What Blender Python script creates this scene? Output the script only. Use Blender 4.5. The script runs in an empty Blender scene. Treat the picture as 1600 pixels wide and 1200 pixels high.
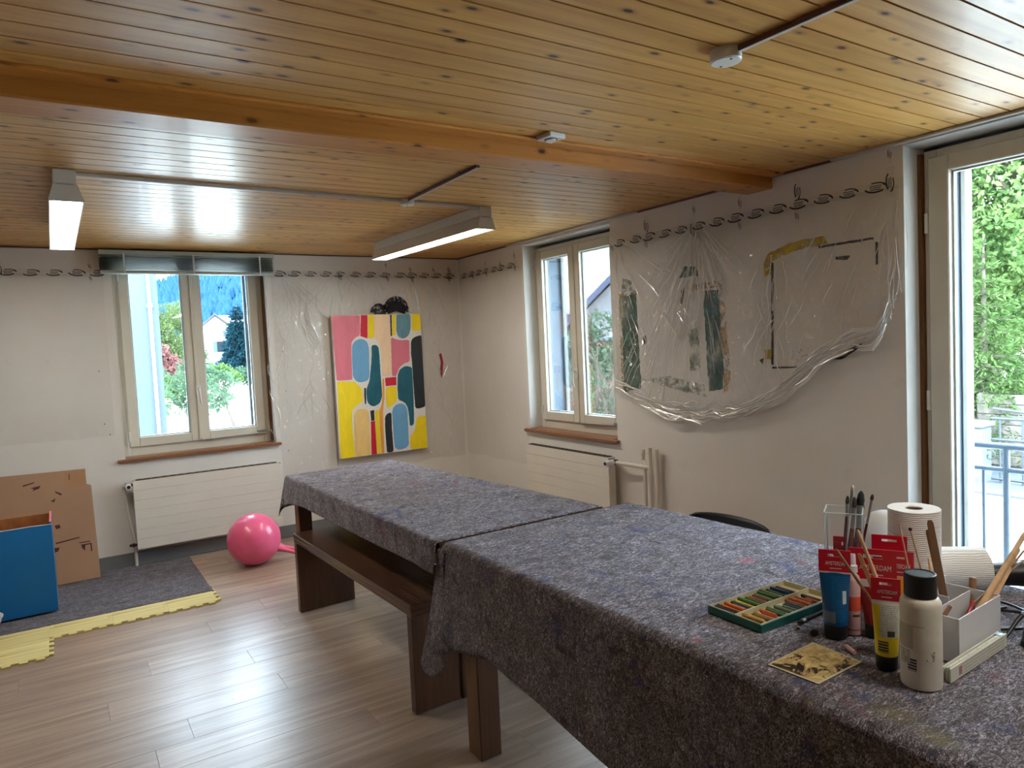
import bpy, bmesh, math, random
import numpy as np
from mathutils import Vector, Matrix, noise

random.seed(7)
RNG = np.random.default_rng(11)
SC = bpy.context.scene
COL = SC.collection
PI = math.pi

# ------------------------------------------------------------------ camera, world, sun, exposure
XR, YB, ZC = 3.22, 5.86, 2.31          # right wall, back wall, ceiling
XL, YF = -2.3, -2.2                    # left wall and rear wall (behind the camera)
CAM_H = 1.5
yaw, pitch, roll = math.radians(32.66), math.radians(-3.281), math.radians(-2.711)
fwd = Vector((math.sin(yaw) * math.cos(pitch), math.cos(yaw) * math.cos(pitch), math.sin(pitch)))
rgt = Vector((math.cos(yaw), -math.sin(yaw), 0))
upv = rgt.cross(fwd)
r2 = rgt * math.cos(roll) + upv * math.sin(roll)
u2 = -rgt * math.sin(roll) + upv * math.cos(roll)
cd = bpy.data.cameras.new('camera')
cd.sensor_width = 36.0
cd.lens = 36.0 * 1109.2 / 1600.0
cd.clip_start, cd.clip_end = 0.05, 3000
cam = bpy.data.objects.new('camera', cd)
COL.objects.link(cam)
mw = Matrix((r2, u2, -fwd)).transposed().to_4x4()
mw.translation = Vector((0, 0, CAM_H))
cam.matrix_world = mw
SC.camera = cam

world = bpy.data.worlds.new('sky')
SC.world = world
world.use_nodes = True
wn = world.node_tree
wn.nodes.clear()
wo = wn.nodes.new('ShaderNodeOutputWorld')
wb = wn.nodes.new('ShaderNodeBackground')
wr = wn.nodes.new('ShaderNodeValToRGB')
wt = wn.nodes.new('ShaderNodeTexCoord')
ws = wn.nodes.new('ShaderNodeSeparateXYZ')
wn.links.new(wt.outputs['Generated'], ws.inputs[0])
wn.links.new(ws.outputs['Z'], wr.inputs[0])
wr.color_ramp.elements[0].position = 0.0
wr.color_ramp.elements[0].color = (0.80, 0.91, 1.0, 1)
wr.color_ramp.elements[1].position = 0.9
wr.color_ramp.elements[1].color = (0.58, 0.77, 1.0, 1)
wn.links.new(wr.outputs[0], wb.inputs['Color'])
wb.inputs['Strength'].default_value = 13.0
wn.links.new(wb.outputs[0], wo.inputs['Surface'])

sl = bpy.data.lights.new('sun', 'SUN')
sl.energy = 5.0
sl.angle = math.radians(1.0)
sl.color = (1.0, 0.95, 0.86)
sun = bpy.data.objects.new('sun', sl)
COL.objects.link(sun)
sun.rotation_euler = Vector((0.80, 0.10, -0.85)).to_track_quat('-Z', 'Y').to_euler()

LAMP_STRENGTH = 16.0

SC.view_settings.view_transform = 'Standard'
SC.view_settings.look = 'None'
SC.view_settings.gamma = 1.0
SC.view_settings.use_curve_mapping = False
SC.view_settings.exposure = 1.32
SC.cycles.max_bounces = 9
SC.cycles.diffuse_bounces = 5
SC.cycles.glossy_bounces = 4
SC.cycles.transmission_bounces = 6
SC.cycles.transparent_max_bounces = 16
SC.cycles.caustics_reflective = False
SC.cycles.caustics_refractive = False
SC.cycles.sample_clamp_indirect = 6.0


# ------------------------------------------------------------------ colour and materials
def s1(c):
    c /= 255.0
    return c / 12.92 if c <= 0.04045 else ((c + 0.055) / 1.055) ** 2.4


def rgb(r, g, b, k=1.0):
    return (min(1, s1(r) * k), min(1, s1(g) * k), min(1, s1(b) * k), 1)


class NT:
    """small helper around a material's node tree"""
    def __init__(self, name):
        self.m = bpy.data.materials.new(name)
        self.m.use_nodes = True
        self.t = self.m.node_tree
        self.t.nodes.clear()
        self.out = self.t.nodes.new('ShaderNodeOutputMaterial')

    def n(self, typ, **kw):
        nd = self.t.nodes.new('ShaderNode' + typ)
        for k, v in kw.items():
            if k.startswith('i_'):
                key = k[2:].replace('_', ' ')
                nd.inputs[key].default_value = v
            else:
                setattr(nd, k, v)
        return nd

    def l(self, a, b):
        self.t.links.new(a, b)

    def coords(self, scale=(1, 1, 1), kind='Object', rand=False):
        tc = self.n('TexCoord')
        mp = self.n('Mapping')
        mp.inputs['Scale'].default_value = scale
        src = tc.outputs[kind]
        if rand:
            oi = self.n('ObjectInfo')
            ml = self.n('VectorMath', operation='SCALE')
            cx = self.n('CombineXYZ')
            for i in range(3):
                mu = self.n('Math', operation='MULTIPLY')
                mu.inputs[1].default_value = (37.0, 91.0, 53.0)[i]
                self.l(oi.outputs['Random'], mu.inputs[0])
                self.l(mu.outputs[0], cx.inputs[i])
            ad = self.n('VectorMath', operation='ADD')
            self.l(src, ad.inputs[0])
            self.l(cx.outputs[0], ad.inputs[1])
            src = ad.outputs[0]
        self.l(src, mp.inputs['Vector'])
        return mp.outputs[0]

    def noise(self, vec, scale, detail=4, rough=0.55, dist=0.0):
        nd = self.n('TexNoise')
        nd.inputs['Scale'].default_value = scale
        nd.inputs['Detail'].default_value = detail
        nd.inputs['Roughness'].default_value = rough
        nd.inputs['Distortion'].default_value = dist
        if vec is not None:
            self.l(vec, nd.inputs['Vector'])
        return nd.outputs['Fac']

    def ramp(self, fac, stops, interp='LINEAR'):
        r = self.n('ValToRGB')
        cr = r.color_ramp
        cr.interpolation = interp
        while len(cr.elements) < len(stops):
            cr.elements.new(0.5)
        for e, (p, c) in zip(cr.elements, stops):
            e.position = p
            e.color = c if len(c) == 4 else (*c, 1)
        self.l(fac, r.inputs[0])
        return r.outputs[0]

    def mix(self, fac, a, b, blend='MIX'):
        m = self.n('Mix', data_type='RGBA', blend_type=blend)
        for sock, v in ((m.inputs[0], fac), (m.inputs[6], a), (m.inputs[7], b)):
            if hasattr(v, 'is_linked'):
                self.l(v, sock)
            else:
                sock.default_value = v
        return m.outputs[2]

    def bump(self, height, strength=0.3, dist=0.01):
        b = self.n('Bump')
        b.inputs['Strength'].default_value = strength
        b.inputs['Distance'].default_value = dist
        self.l(height, b.inputs['Height'])
        return b.outputs[0]

    def principled(self, color, rough=0.5, spec=0.5, metal=0.0, normal=None, coat=0.0, sheen=0.0, alpha=None, trans=0.0, sss=0.0):
        p = self.n('BsdfPrincipled')
        if hasattr(color, 'is_linked'):
            self.l(color, p.inputs['Base Color'])
        else:
            p.inputs['Base Color'].default_value = color
        if hasattr(rough, 'is_linked'):
            self.l(rough, p.inputs['Roughness'])
        else:
            p.inputs['Roughness'].default_value = rough
        p.inputs['Specular IOR Level'].default_value = spec
        p.inputs['Metallic'].default_value = metal
        p.inputs['Coat Weight'].default_value = coat
        p.inputs['Sheen Weight'].default_value = sheen
        p.inputs['Transmission Weight'].default_value = trans
        if normal is not None:
            self.l(normal, p.inputs['Normal'])
        if alpha is not None:
            self.l(alpha, p.inputs['Alpha'])
        self.l(p.outputs[0], self.out.inputs['Surface'])
        return p


def mat_plain(name, col, rough=0.5, var=0.06, scale=20, metal=0.0, spec=0.5, bump=0.0, coat=0.0):
    t = NT(name)
    v = t.coords()
    f = t.noise(v, scale, 4)
    dark = tuple(c * (1 - var * 1.6) for c in col[:3]) + (1,)
    lite = tuple(min(1, c * (1 + var)) for c in col[:3]) + (1,)
    c = t.ramp(f, [(0.3, dark), (0.7, lite)])
    nm = t.bump(f, bump, 0.004) if bump else None
    t.principled(c, rough, spec, metal, nm, coat)
    return t.m


def mat_wall():
    t = NT('wall_paint')
    v = t.coords()
    big = t.noise(v, 1.3, 5, 0.6)
    c = t.ramp(big, [(0.3, rgb(212, 207, 200)), (0.75, rgb(226, 223, 217))])
    smudge = t.noise(v, 6, 6, 0.7)
    c = t.mix(t.ramp(smudge, [(0.62, (0, 0, 0)), (0.8, (0.35, 0.35, 0.35))]), c, rgb(190, 180, 166))
    fine = t.noise(t.coords((40, 40, 160)), 1.0, 3)
    t.principled(c, 0.62, 0.3, normal=t.bump(fine, 0.12, 0.002))
    return t.m


def mat_pine(name, a, b, rough=0.3, knots=True, axis=0):
    t = NT(name)
    sc = [18, 18, 18]
    sc[axis] = 0.9
    v = t.coords(tuple(sc), rand=True)
    g = t.noise(v, 1.4, 6, 0.6, 0.6)
    c = t.ramp(g, [(0.3, a), (0.72, b)])
    oi = t.n('ObjectInfo')
    tone = t.ramp(oi.outputs['Random'], [(0.0, (0.86, 0.84, 0.82)), (1.0, (1.06, 1.04, 1.0))])
    c = t.mix(1.0, c, tone, 'MULTIPLY')
    if knots:
        sk = [16, 16, 16]
        sk[axis] = 7.5
        vk = t.coords(tuple(sk), rand=True)
        vo = t.n('TexVoronoi')
        vo.inputs['Scale'].default_value = 1.0
        t.l(vk, vo.inputs['Vector'])
        near = t.ramp(vo.outputs['Distance'], [(0.10, (1, 1, 1)), (0.15, (0.35, 0.35, 0.35)), (0.28, (0, 0, 0))])
        sep = t.n('SeparateColor')
        t.l(vo.outputs['Color'], sep.inputs[0])
        pick = t.ramp(sep.outputs[0], [(0.20, (0, 0, 0)), (0.22, (1, 1, 1))])
        kf = t.mix(1.0, near, pick, 'MULTIPLY')
        c = t.mix(kf, c, rgb(70, 36, 16))
    t.principled(c, rough, 0.5, normal=t.bump(g, 0.08, 0.002), coat=0.06)
    return t.m


def mat_laminate(name, a, b, axis=1, rough=0.35):
    t = NT(name)
    sc = [26, 26, 26]
    sc[axis] = 1.2
    v = t.coords(tuple(sc))
    g = t.noise(v, 1.0, 7, 0.62, 1.2)
    c = t.ramp(g, [(0.28, a), (0.75, b)])
    t.principled(c, rough, 0.4, normal=t.bump(g, 0.05, 0.001))
    return t.m


def mat_floor():
    t = NT('vinyl_plank')
    v = t.coords((0.7, 11, 1), rand=True)
    g = t.noise(v, 2.2, 7, 0.62, 0.8)
    c = t.ramp(g, [(0.25, rgb(128, 106, 90)), (0.5, rgb(160, 138, 120)), (0.8, rgb(184, 163, 145))])
    oi = t.n('ObjectInfo')
    tone = t.ramp(oi.outputs['Random'], [(0.0, (0.86, 0.84, 0.84)), (1.0, (1.08, 1.07, 1.06))])
    c = t.mix(1.0, c, tone, 'MULTIPLY')
    sp = t.noise(t.coords((9, 16, 1), rand=True), 1.0, 3, 0.5)
    c = t.mix(t.ramp(sp, [(0.74, (0, 0, 0)), (0.78, (0.7, 0.7, 0.7))]), c, rgb(84, 66, 54))
    rr = t.ramp(g, [(0.2, (0.36, 0.36, 0.36)), (0.8, (0.28, 0.28, 0.28))])
    t.principled(c, rr, 0.5, normal=t.bump(g, 0.06, 0.002))
    return t.m


def t_div(t, sock):
    d = t.n('Math', operation='MULTIPLY')
    d.inputs[1].default_value = 0.25
    t.l(sock, d.inputs[0])
    return d.outputs[0]


def mat_felt(name, k=1.0, stains=True, spots=(), origin=(0, 0, 0)):
    t = NT(name)
    v = t.coords((1, 1, 1))
    vs = t.coords((0.55, 1.5, 1.0))
    f1 = t.noise(vs, 84, 7, 0.80, 1.6)
    f2 = t.noise(v, 380, 3, 0.7)
    mixf = t.n('Math', operation='ADD')
    h = t.n('Math', operation='MULTIPLY')
    h.inputs[1].default_value = 0.45
    t.l(f2, h.inputs[0])
    t.l(f1, mixf.inputs[0])
    t.l(h.outputs[0], mixf.inputs[1])
    c = t.ramp(mixf.outputs[0], [(0.60, (0.010 * k, 0.009 * k, 0.011 * k)), (0.69, (0.06 * k, 0.055 * k, 0.060 * k)),
                                 (0.77, (0.21 * k, 0.195 * k, 0.22 * k)), (0.86, (0.62 * k, 0.60 * k, 0.65 * k))])
    blot = t.noise(t.coords((0.7, 1.2, 1)), 13, 4, 0.6, 0.6)
    c = t.mix(1.0, c, t.ramp(blot, [(0.3, (0.55, 0.52, 0.53)), (0.7, (1.25, 1.22, 1.31))]), 'MULTIPLY')
    tint = t.noise(v, 31, 5, 0.65)
    c = t.mix(t.ramp(tint, [(0.60, (0, 0, 0)), (0.68, (0.5, 0.5, 0.5))]), c, rgb(106, 52, 50))
    tint2 = t.noise(t.coords((1.3, 0.9, 1)), 27, 5, 0.65)
    c = t.mix(t.ramp(tint2, [(0.61, (0, 0, 0)), (0.69, (0.5, 0.5, 0.5))]), c, rgb(48, 60, 104))
    tint3 = t.noise(t.coords((0.8, 1.2, 1.1)), 22, 5, 0.65)
    c = t.mix(t.ramp(tint3, [(0.64, (0, 0, 0)), (0.70, (0.4, 0.4, 0.4))]), c, rgb(96, 92, 48))
    if stains:
        for sc_, lo, colr, w in ((5.1, 0.60, rgb(38, 52, 120), 0.6), (4.3, 0.645, rgb(128, 44, 58), 0.5),
                                 (6.7, 0.62, rgb(26, 26, 34), 0.7), (3.9, 0.655, rgb(116, 112, 50), 0.45)):
            s = t.noise(t.coords((sc_ / 3, 1.0, 1.0)), sc_, 6, 0.6, 0.8)
            c = t.mix(t.ramp(s, [(lo, (0, 0, 0)), (lo + 0.06, (w, w, w))]), c, colr)
    for (sx_, sy_, rx_, ry_, colr, w) in spots:
        mp = t.n('Mapping')
        tc = t.n('TexCoord')
        mp.inputs['Location'].default_value = (-(sx_ - origin[0]) / rx_, -(sy_ - origin[1]) / ry_, 0)
        mp.inputs['Scale'].default_value = (1 / rx_, 1 / ry_, 0.0)
        t.l(tc.outputs['Object'], mp.inputs['Vector'])
        ln = t.n('VectorMath', operation='LENGTH')
        t.l(mp.outputs[0], ln.inputs[0])
        ad = t.n('Math', operation='MULTIPLY_ADD')
        t.l(f1, ad.inputs[0])
        ad.inputs[1].default_value = 3.2
        t.l(ln.outputs['Value'], ad.inputs[2])
        c = t.mix(t.ramp(ad.outputs[0], [(0.0, (w, w, w)), (0.88, (w, w, w)), (1.0, (0, 0, 0))]) if False else t.ramp(t_div(t, ad.outputs[0]), [(0.40, (w, w, w)), (0.62, (0, 0, 0))]), c, colr)
    t.principled(c, 0.95, 0.1, normal=t.bump(mixf.outputs[0], 0.9, 0.006), sheen=0.22)
    return t.m


def mat_glass(name='window_glass', tint=(0.96, 0.985, 0.98, 1), refl=0.06):
    t = NT(name)
    tr = t.n('BsdfTransparent')
    tr.inputs[0].default_value = tint
    gl = t.n('BsdfGlossy')
    gl.inputs['Roughness'].default_value = 0.01
    lw = t.n('LayerWeight')
    lw.inputs['Blend'].default_value = 0.25
    mu = t.n('Math', operation='MULTIPLY_ADD')
    t.l(lw.outputs['Fresnel'], mu.inputs[0])
    mu.inputs[1].default_value = 0.7
    mu.inputs[2].default_value = refl * 0.3
    mx = t.n('MixShader')
    t.l(mu.outputs[0], mx.inputs[0])
    t.l(tr.outputs[0], mx.inputs[1])
    t.l(gl.outputs[0], mx.inputs[2])
    t.l(mx.outputs[0], t.out.inputs['Surface'])
    return t.m


def mat_film(name, gloss=0.10, milk=0.05, rough=0.16, crease=1.0, axis='X', back=0.45):
    """thin clear painter's film: mostly transparent, a glossy share and a faint milky share, slanting creases"""
    t = NT(name)
    tr = t.n('BsdfTransparent')
    tr.inputs[0].default_value = (1.0, 1.0, 1.0, 1)
    gl = t.n('BsdfGlossy')
    gl.inputs['Roughness'].default_value = rough
    di = t.n('BsdfDiffuse')
    di.inputs[0].default_value = (0.95, 0.94, 0.92, 1)
    tl = t.n('BsdfTranslucent')
    tl.inputs[0].default_value = (0.95, 0.94, 0.92, 1)
    dm = t.n('MixShader')
    dm.inputs[0].default_value = back
    t.l(di.outputs[0], dm.inputs[1])
    t.l(tl.outputs[0], dm.inputs[2])
    if crease > 0:
        hs = []
        for (ang, sc_, dens) in ((0.50, (26, 26, 2.6), 1.0), (-0.62, (20, 20, 2.2), 1.3), (0.06, (30, 30, 2.0), 0.8)):
            tc = t.n('TexCoord')
            rt = t.n('VectorRotate', rotation_type='X_AXIS' if axis == 'X' else 'Y_AXIS')
            rt.inputs['Angle'].default_value = ang
            t.l(tc.outputs['Object'], rt.inputs['Vector'])
            mp = t.n('Mapping')
            mp.inputs['Scale'].default_value = sc_
            t.l(rt.outputs[0], mp.inputs['Vector'])
            f = t.noise(mp.outputs[0], 1.0, 3, 0.5, 0.7)
            r = t.ramp(f, [(0.47, (0, 0, 0)), (0.5, (1, 1, 1)), (0.56, (0, 0, 0))])
            m = t.n('Math', operation='MULTIPLY')
            m.inputs[1].default_value = dens
            t.l(r, m.inputs[0])
            hs.append(m.outputs[0])
        ad = t.n('Math', operation='ADD')
        t.l(hs[0], ad.inputs[0])
        t.l(hs[1], ad.inputs[1])
        a2 = t.n('Math', operation='ADD')
        t.l(ad.outputs[0], a2.inputs[0])
        t.l(hs[2], a2.inputs[1])
        vo = t.n('TexVoronoi', feature='F1')
        vo.inputs['Scale'].default_value = 16
        wv = t.n('TexNoise')
        wv.inputs['Scale'].default_value = 6
        tcv = t.n('TexCoord')
        t.l(tcv.outputs['Object'], wv.inputs['Vector'])
        wmx = t.n('VectorMath', operation='MULTIPLY_ADD')
        wmx.inputs[1].default_value = (0.12, 0.12, 0.12)
        t.l(wv.outputs['Color'], wmx.inputs[0])
        t.l(tcv.outputs['Object'], wmx.inputs[2])
        t.l(wmx.outputs[0], vo.inputs['Vector'])
        a3 = t.n('Math', operation='MULTIPLY_ADD')
        a3.inputs[1].default_value = 2.4
        t.l(vo.outputs['Distance'], a3.inputs[0])
        t.l(a2.outputs[0], a3.inputs[2])
        nb = t.bump(a3.outputs[0], crease, 0.012)
        t.l(nb, gl.inputs['Normal'])
        t.l(nb, di.inputs['Normal'])
    m1 = t.n('MixShader')
    m1.inputs[0].default_value = milk
    t.l(tr.outputs[0], m1.inputs[1])
    t.l(dm.outputs[0], m1.inputs[2])
    lw = t.n('LayerWeight')
    lw.inputs['Blend'].default_value = 0.2
    mu = t.n('Math', operation='MULTIPLY_ADD')
    t.l(lw.outputs['Facing'], mu.inputs[0])
    mu.inputs[1].default_value = 0.16
    mu.inputs[2].default_value = gloss
    m2 = t.n('MixShader')
    t.l(mu.outputs[0], m2.inputs[0])
    t.l(m1.outputs[0], m2.inputs[1])
    t.l(gl.outputs[0], m2.inputs[2])
    t.l(m2.outputs[0], t.out.inputs['Surface'])
    return t.m


def mat_emit(name, col, strength):
    t = NT(name)
    e = t.n('Emission')
    e.inputs[0].default_value = col
    e.inputs[1].default_value = strength
    t.l(e.outputs[0], t.out.inputs['Surface'])
    return t.m


def mat_leaf(name, a, b, trans=0.35):
    t = NT(name)
    f = t.noise(t.coords((1, 1, 1)), 1.7, 5, 0.6)
    c = t.ramp(f, [(0.3, a), (0.7, b)])
    d = t.n('BsdfDiffuse')
    tl = t.n('BsdfTranslucent')
    t.l(c, d.inputs[0])
    t.l(c, tl.inputs[0])
    mx = t.n('MixShader')
    mx.inputs[0].default_value = trans
    t.l(d.outputs[0], mx.inputs[1])
    t.l(tl.outputs[0], mx.inputs[2])
    t.l(mx.outputs[0], t.out.inputs['Surface'])
    return t.m


def mat_stain(name, col, cover=0.5, scale=14, stretch=(1, 1, 1), soft=0.06, amax=0.9):
    """dried paint on the wall: colour broken up by noise, see-through between"""
    t = NT(name)
    f = t.noise(t.coords(stretch), scale, 7, 0.7)
    a = t.ramp(f, [(cover - soft, (0, 0, 0)), (cover + soft, (amax, amax, amax))])
    v = t.noise(t.coords(), 40, 3)
    dk = tuple(c * 0.75 for c in col[:3]) + (1,)
    t.principled(t.ramp(v, [(0.3, dk), (0.7, col)]), 0.7, 0.3, alpha=a)
    return t.m


M = {}
M['wall'] = mat_wall()
M['frame_white'] = mat_plain('window_frame_paint', rgb(206, 201, 186), 0.4, 0.03, 5)
M['reveal'] = mat_plain('reveal_skylit', rgb(222, 222, 218), 0.55, 0.03, 4)
M['wall_far'] = mat_plain('wall_paint_taupe', rgb(176, 168, 158), 0.7, 0.04, 2)
M['facade'] = mat_plain('facade_paint', rgb(98, 112, 126), 0.8, 0.03, 2)
M['pine'] = mat_pine('ceiling_pine', rgb(190, 138, 70), rgb(222, 176, 102), 0.36)
M['beam'] = mat_pine('beam_pine', rgb(182, 118, 50), rgb(206, 144, 70), 0.4)
M['recess'] = mat_plain('dark_recess', rgb(30, 18, 10), 0.9, 0.06, 20, 0, 0.1)
M['floor'] = mat_floor()
M['subfloor'] = mat_plain('subfloor', rgb(104, 84, 70), 0.8)
M['base_grey'] = mat_plain('baseboard_grey', rgb(112, 114, 114), 0.5, 0.04, 8)
M['sill'] = mat_laminate('sill_wood', rgb(116, 74, 48), rgb(150, 104, 72), 0, 0.3)
M['sill_y'] = mat_laminate('sill_wood_y', rgb(116, 74, 48), rgb(150, 104, 72), 1, 0.3)
M['strip_wood'] = mat_laminate('wood_strip', rgb(96, 60, 28), rgb(124, 82, 42), 2, 0.4)
M['glass'] = mat_glass()
M['walnut_y'] = mat_laminate('walnut_laminate', rgb(66, 43, 31), rgb(108, 73, 54), 1, 0.26)
M['walnut_z'] = mat_laminate('walnut_laminate_upright', rgb(64, 42, 31), rgb(102, 69, 52), 2, 0.3)
M['oak_z'] = mat_laminate('oak_edge', rgb(92, 62, 34), rgb(124, 86, 50), 2, 0.4)
NAVY, REDS, YELS, BLK, TEALS, MAR = rgb(34, 48, 110), rgb(190, 66, 66), rgb(140, 136, 40), rgb(30, 28, 32), rgb(44, 84, 104), rgb(112, 36, 56)
M['felt'] = mat_felt('painters_felt', 1.4, True, [(1.84, 1.516, 0.05, 0.035, REDS, 0.7), (1.40, 1.747, 0.012, 0.10, NAVY, 0.85), (1.345, 1.58, 0.03, 0.06, NAVY, 0.8), (1.677, 1.80, 0.05, 0.03, NAVY, 0.5),
                                                  (1.80, 2.21, 0.09, 0.04, TEALS, 0.7), (2.14, 1.54, 0.05, 0.09, NAVY, 0.7), (2.04, 1.49, 0.015, 0.05, BLK, 0.7), (1.324, 1.225, 0.02, 0.022, NAVY, 0.85),
                                                  (1.262, 1.19, 0.018, 0.015, REDS, 0.85), (1.30, 0.728, 0.05, 0.06, YELS, 0.5), (1.277, 0.64, 0.04, 0.06, YELS, 0.5), (1.60, 0.68, 0.05, 0.03, MAR, 0.6),
                                                  (1.357, 1.078, 0.03, 0.05, BLK, 0.6), (1.56, 2.0, 0.016, 0.12, BLK, 0.6), (1.98, 2.26, 0.08, 0.03, BLK, 0.55), (1.36, 1.13, 0.05, 0.03, rgb(120, 108, 78), 0.6)], (1.697, 1.3945, 0.757))
M['felt_far'] = mat_felt('painters_felt_far', 1.4, True, [(1.607, 3.523, 0.07, 0.02, REDS, 0.75), (1.913, 3.355, 0.012, 0.05, BLK, 0.8), (1.63, 3.18, 0.02, 0.015, BLK, 0.8), (1.587, 3.40, 0.08, 0.04, rgb(96, 96, 60), 0.5),
                                                          (1.42, 4.34, 0.16, 0.03, MAR, 0.7), (1.75, 4.40, 0.1, 0.03, MAR, 0.6), (1.90, 2.75, 0.08, 0.05, BLK, 0.6), (1.5, 2.9, 0.2, 0.006, BLK, 0.6)], (1.546, 3.4245, 0.756))
M['felt_rug'] = mat_felt('painters_felt_rug', 0.8, False)
M['film'] = mat_film('clear_film', 0.10, 0.06, 0.13)
M['film_fold'] = mat_film('film_fold_glint', 0.26, 0.75, 0.26, 0, 'X', 0.0)  # milky white of the pleats stands in for glints on the creases
M['film_back'] = mat_film('clear_film_back', 0.08, 0.05, 0.13, 1.0, 'Y')
M['film_soft'] = mat_film('clear_film_soft', 0.03, 0.05, 0.2, 0.6, 'Y')
M['tape'] = mat_film('clear_tape', 0.02, 0.04, 0.25, 0)
M['ink'] = mat_plain('tape_print_ink', rgb(34, 30, 28), 0.6)
M['alu'] = mat_plain('blind_aluminium', rgb(176, 184, 178), 0.55, 0.04, 6, 0.0)
M['steel'] = mat_plain('brushed_steel', rgb(170, 172, 172), 0.35, 0.05, 30, 0.9)
M['white_metal'] = mat_plain('white_enamel', rgb(214, 213, 206), 0.35, 0.02, 6)
M['white_plastic'] = mat_plain('white_plastic', rgb(216, 218, 222), 0.35, 0.03, 12)
M['black_plastic'] = mat_plain('black_plastic', rgb(20, 20, 22), 0.4, 0.1, 20)
M['lamp_body'] = mat_plain('lamp_housing', rgb(206, 205, 196), 0.45, 0.02, 4)
M['lamp_lens'] = mat_emit('lamp_lens', (1.0, 0.95, 0.86, 1), LAMP_STRENGTH)
M['conduit'] = mat_plain('conduit_plastic', rgb(190, 184, 176), 0.5, 0.03, 6)
M['conduit_side'] = mat_plain('conduit_plum', rgb(104, 72, 70), 0.5, 0.05, 6)
M['radiator'] = mat_plain('radiator_enamel', rgb(216, 211, 200), 0.4, 0.02, 5)
M['brass_dark'] = mat_plain('valve_dark_metal', rgb(70, 58, 48), 0.4, 0.15, 30, 0.7)
M['blue'] = mat_plain('blue_board', rgb(0, 104, 164), 0.5, 0.05, 5)
M['brown_board'] = mat_plain('brown_fibreboard', rgb(160, 98, 52), 0.6, 0.15, 18)
M['pink_edge'] = mat_plain('pink_edge', rgb(226, 120, 124), 0.5)
M['foam'] = None
M['pink_rubber'] = mat_plain('pink_rubber', rgb(242, 102, 144), 0.3, 0.05, 14, coat=0.2)
M['cardboard'] = mat_plain('cardboard', rgb(168, 132, 104), 0.8, 0.06, 3)
M['cardboard_edge'] = mat_plain('cardboard_edge', rgb(150, 110, 80), 0.8, 0.1, 60)
M['old_paint'] = mat_plain('dried_dark_red_paint', rgb(74, 30, 34), 0.5, 0.2, 30)


def mat_foam():
    t = NT('yellow_foam')
    g = t.noise(t.coords((0.9, 22, 1)), 1.6, 6, 0.6, 0.8)
    c = t.ramp(g, [(0.3, rgb(186, 170, 106)), (0.6, rgb(224, 210, 148))])
    t.principled(c, 0.75, 0.2, normal=t.bump(g, 0.2, 0.002))
    return t.m


M['foam'] = mat_foam()


# ------------------------------------------------------------------ mesh helpers (all in world coordinates)
ROOT = {}        # object name -> matrix of its thing's empty


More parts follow.
